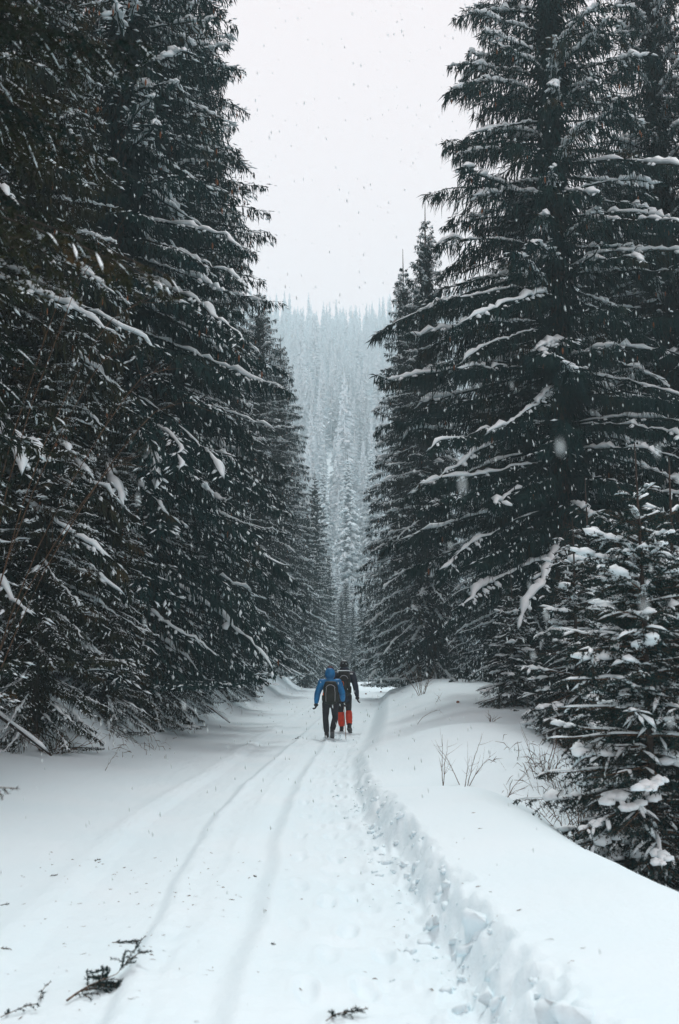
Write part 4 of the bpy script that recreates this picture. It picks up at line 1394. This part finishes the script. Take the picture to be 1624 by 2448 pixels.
def backpack(px_, py_, S, c, r, label, tall=False):
    root = link('backpack', None, None, (px_ + c[0] * S, py_ + c[1] * S, gz(px_, py_) + c[2] * S))
    root.scale = (S,) * 3
    root.empty_display_size = .1
    tag(root, label, 'backpack')
    superbox('main_bag', (0, 0, 0), r, M['pack'], root, .55, .06)
    superbox('front_pocket', (0, -r[1] * .85, -r[2] * .22), (r[0] * .72, r[1] * .45, r[2] * .55), M['pack'], root, .55, .05)
    superbox('top_lid', (0, -.01, r[2] * .86), (r[0] * .82, r[1] * .95, r[2] * .2), M['pack'], root, .6, .05)
    for sg in (-1, 1):
        superbox('side_pocket', (sg * r[0] * .98, -.01, -r[2] * .45), (.035, r[1] * .7, r[2] * .33), M['pack'], root, .6, .05, sub=2)
        s_ = np.array([[(sg * .10, .05, r[2] * .75), (sg * .13, .16, r[2] * .98), (sg * .14, .27, r[2] * .8), (sg * .155, .30, r[2] * .1), (sg * .15, .22, -r[2] * .6), (sg * .12, .05, -r[2] * .8)]])
        link('shoulder_strap', mesh_np('shoulder_strap', *sweep(s_, np.full((1, 6), .028), np.full((1, 6), .010), 6), M['black'], True), root)
        b_ = np.array([[(sg * r[0] * .55, -r[1] * 1.25, r[2] * .5), (sg * r[0] * .62, -r[1] * 1.3, 0), (sg * r[0] * .6, -r[1] * 1.2, -r[2] * .7)]])
        link('side_strap', mesh_np('side_strap', *sweep(b_, np.full((1, 3), .010), np.full((1, 3), .005), 6), M['grey'] if not tall else M['black'], True), root)
    an = np.linspace(.3, 2.84, 11)
    zp = np.stack([np.cos(an) * r[0] * .66, np.full(11, -r[1] * 1.12), np.sin(an) * r[2] * .42 + r[2] * .34], 1)[None]
    link('piping', mesh_np('piping', *sweep(zp, np.full((1, 11), .007), np.full((1, 11), .007), 5), M['grey'], True), root)
    return root


bk1 = backpack(p1[0], p1[1], S1, (.01, -.19, 1.07), (.182, .115, .275), 'rounded black daypack with a grey arc seam on the back of the blue hiker')
bk2 = backpack(p2[0], p2[1], S2, (-.01, -.20, 1.24), (.175, .115, .31), 'long black rucksack dusted with snow on the taller hiker', True)
# orange things clipped to the packs
superbox('orange_tag', (-.17, -.05, -.02), (.024, .02, .05), M['orange'], bk1, .7, .1, sub=2)
link('tag_cord', mesh_np('tag_cord', *sweep(np.array([[(-.155, -.04, .10), (-.17, -.05, .06), (-.172, -.05, .03)]]), np.full((1, 3), .005), np.full((1, 3), .005), 5), M['orange'], True), bk1)
an = np.linspace(0, 2 * np.pi, 17)
cr = np.stack([np.cos(an) * .028 - .03, np.full(17, -.17), np.sin(an) * .055 + .02], 1)[None]
link('carabiner', mesh_np('carabiner', *sweep(cr, np.full((1, 17), .007), np.full((1, 17), .007), 6), M['orange'], True), bk2)
for i in range(7):
    q = (-.14 + .045 * i, -.03 + random.uniform(-.03, .03), .355)
    lump('snow_dusting', q, (.034, .05, .014), M['snow_tree'], bk2, .25, 2)
lump('snow_dusting', (.20, .14, .27), (.05, .05, .014), M['snow_tree'], bk2, .25, 2)
# hiking pole in the blue hiker's right hand
hx, hy, hz_ = p1[0] + S1 * .335, p1[1] + S1 * .19, gz(*p1) + S1 * .80
tx, ty = p1[0] + .37, p1[1] + .10
tz = gz(tx, ty)
pr = link('walking_stick', None, None, (tx, ty, tz)); pr.empty_display_size = .1
tag(pr, 'thin reddish brown walking stick held at the blue hiker\'s right side', 'walking stick')
top = np.array([hx - tx, hy - ty, hz_ - tz])
sh_ = np.array([[top * q for q in (-.04, .3, .6, 1.0)]])
link('shaft', mesh_np('shaft', *sweep(sh_, np.array([[.006, .008, .009, .010]]), np.array([[.006, .008, .009, .010]]), 8), M['pole'], True), pr)
gr = np.array([[top * q for q in (.93, .98, 1.06, 1.16)]])
link('grip', mesh_np('grip', *sweep(gr, np.array([[.014, .017, .016, .012]]), np.array([[.014, .017, .016, .012]]), 8), M['black'], True), pr)
# footprints' churned snow round the boots
n = 50
a_, b_ = g.normal(size=n) * .22, g.normal(size=n) * .45
cxx = p1[0] + .1 + a_; cyy = p1[1] + .6 + b_ * 2
rad = g.uniform(.008, .028, n)
B = blobs(np.stack([cxx, cyy, ground(cxx, cyy) + rad * .3], 1), np.stack([rad] * 3, 1), np.tile([1.0, 0, 0], (n, 1)), 1, g, .4)
tag(link('kicked_snow', mesh_np('kicked_snow', *B, M['snow'], True)), 'small lumps of kicked snow around the hikers', 'snow', kind='stuff')


# ------------------------------------------------------------------ falling snow
def falling_snow(n=46000):
    rng = np.random.default_rng(99)
    Y = 1.3 + 46 * rng.random(n) ** 0.45
    X = rng.uniform(-.42, .42, n) * (Y + 2)
    Z = EYE + rng.uniform(-.42, 1.0, n) * (Y + 1)
    keep = (Z > ground(X, Y, False) + .05) & (Z < 34) & ((Z < 6.5) | (rng.random(len(Z)) < .14))
    X, Y, Z = X[keep], Y[keep], Z[keep]
    n = len(X)
    P = np.stack([X, Y, Z], 1)
    ax = unit(np.stack([rng.normal(size=n) * .06 - .08, rng.normal(size=n) * .06, np.ones(n)], 1))
    ln = rng.uniform(.5, 1.3, n) * .026
    wd = rng.uniform(.6, 1.3, n) * .0078
    near = np.clip(Y / 10, .35, 1.25)
    ln *= near; wd *= near
    nb = 14                                   # a few flakes drift close to the lens
    P[:nb, 1] = rng.uniform(.9, 2.6, nb); P[:nb, 0] = np.where(rng.random(nb) < .5, -1, 1) * rng.uniform(.12, .33, nb) * P[:nb, 1]; P[:nb, 2] = EYE + rng.uniform(-.1, .34, nb) * P[:nb, 1]
    ln[:nb] = rng.uniform(.008, .014, nb); wd[:nb] = rng.uniform(.002, .004, nb)
    s1 = unit(np.cross(ax, unit(rng.normal(size=(n, 3))))); s2 = np.cross(ax, s1)
    q = [P + ax * ln[:, None], P - ax * ln[:, None]] + [P + (s1 * math.cos(a) + s2 * math.sin(a)) * wd[:, None] for a in (0, 2.09, 4.19)]
    V = np.stack(q, 1).reshape(-1, 3)
    b = np.arange(n)[:, None] * 5
    F = np.concatenate([b + [0, 2, 3], b + [0, 3, 4], b + [0, 4, 2], b + [1, 3, 2], b + [1, 4, 3], b + [1, 2, 4]])
    m = new_mat('snowflake', (.85, .96, .98), .8)
    nt = m.node_tree
    tl = nt.nodes.new('ShaderNodeBsdfTranslucent'); tl.inputs[0].default_value = (.85, .96, .98, 1)
    mx = nt.nodes.new('ShaderNodeMixShader'); mx.inputs[0].default_value = .5
    nt.links.new(nt.nodes['Principled BSDF'].outputs[0], mx.inputs[1]); nt.links.new(tl.outputs[0], mx.inputs[2])
    nt.links.new(mx.outputs[0], nt.nodes['Material Output'].inputs[0])
    o = link('falling_snow', mesh_np('falling_snow', V, F, m))
    tag(o, 'snowflakes falling over the track', 'snowfall', kind='stuff')


falling_snow()

# ------------------------------------------------------------------ haze
bb = np.array([(-360, -32, -12), (360, 600, 235)], float)
gmin = -40
v = np.array([(x, y, z) for x in (-365, 365) for y in (-36, 820) for z in (-60, 300)], float)
f = np.array([(0, 1, 3, 2), (4, 6, 7, 5), (0, 4, 5, 1), (2, 3, 7, 6), (0, 2, 6, 4), (1, 5, 7, 3)])
hm = bpy.data.materials.new('haze')
hm.use_nodes = True
hn = hm.node_tree
hn.nodes.clear()
ho = hn.nodes.new('ShaderNodeOutputMaterial')
pv = hn.nodes.new('ShaderNodeVolumePrincipled')
pv.inputs['Color'].default_value = (0.76, 0.935, 0.99, 1)
pv.inputs['Anisotropy'].default_value = 0.1
pv.inputs['Density'].default_value = HAZE
hn.links.new(pv.outputs[0], ho.inputs['Volume'])
tag(link('haze', mesh_np('haze', v, f, hm)), 'pale snow haze filling the valley', 'haze', kind='stuff')

_tri = sum(len(m.loops) - 2 * len(m.polygons) for m in bpy.data.meshes)
print('unique triangles', _tri)
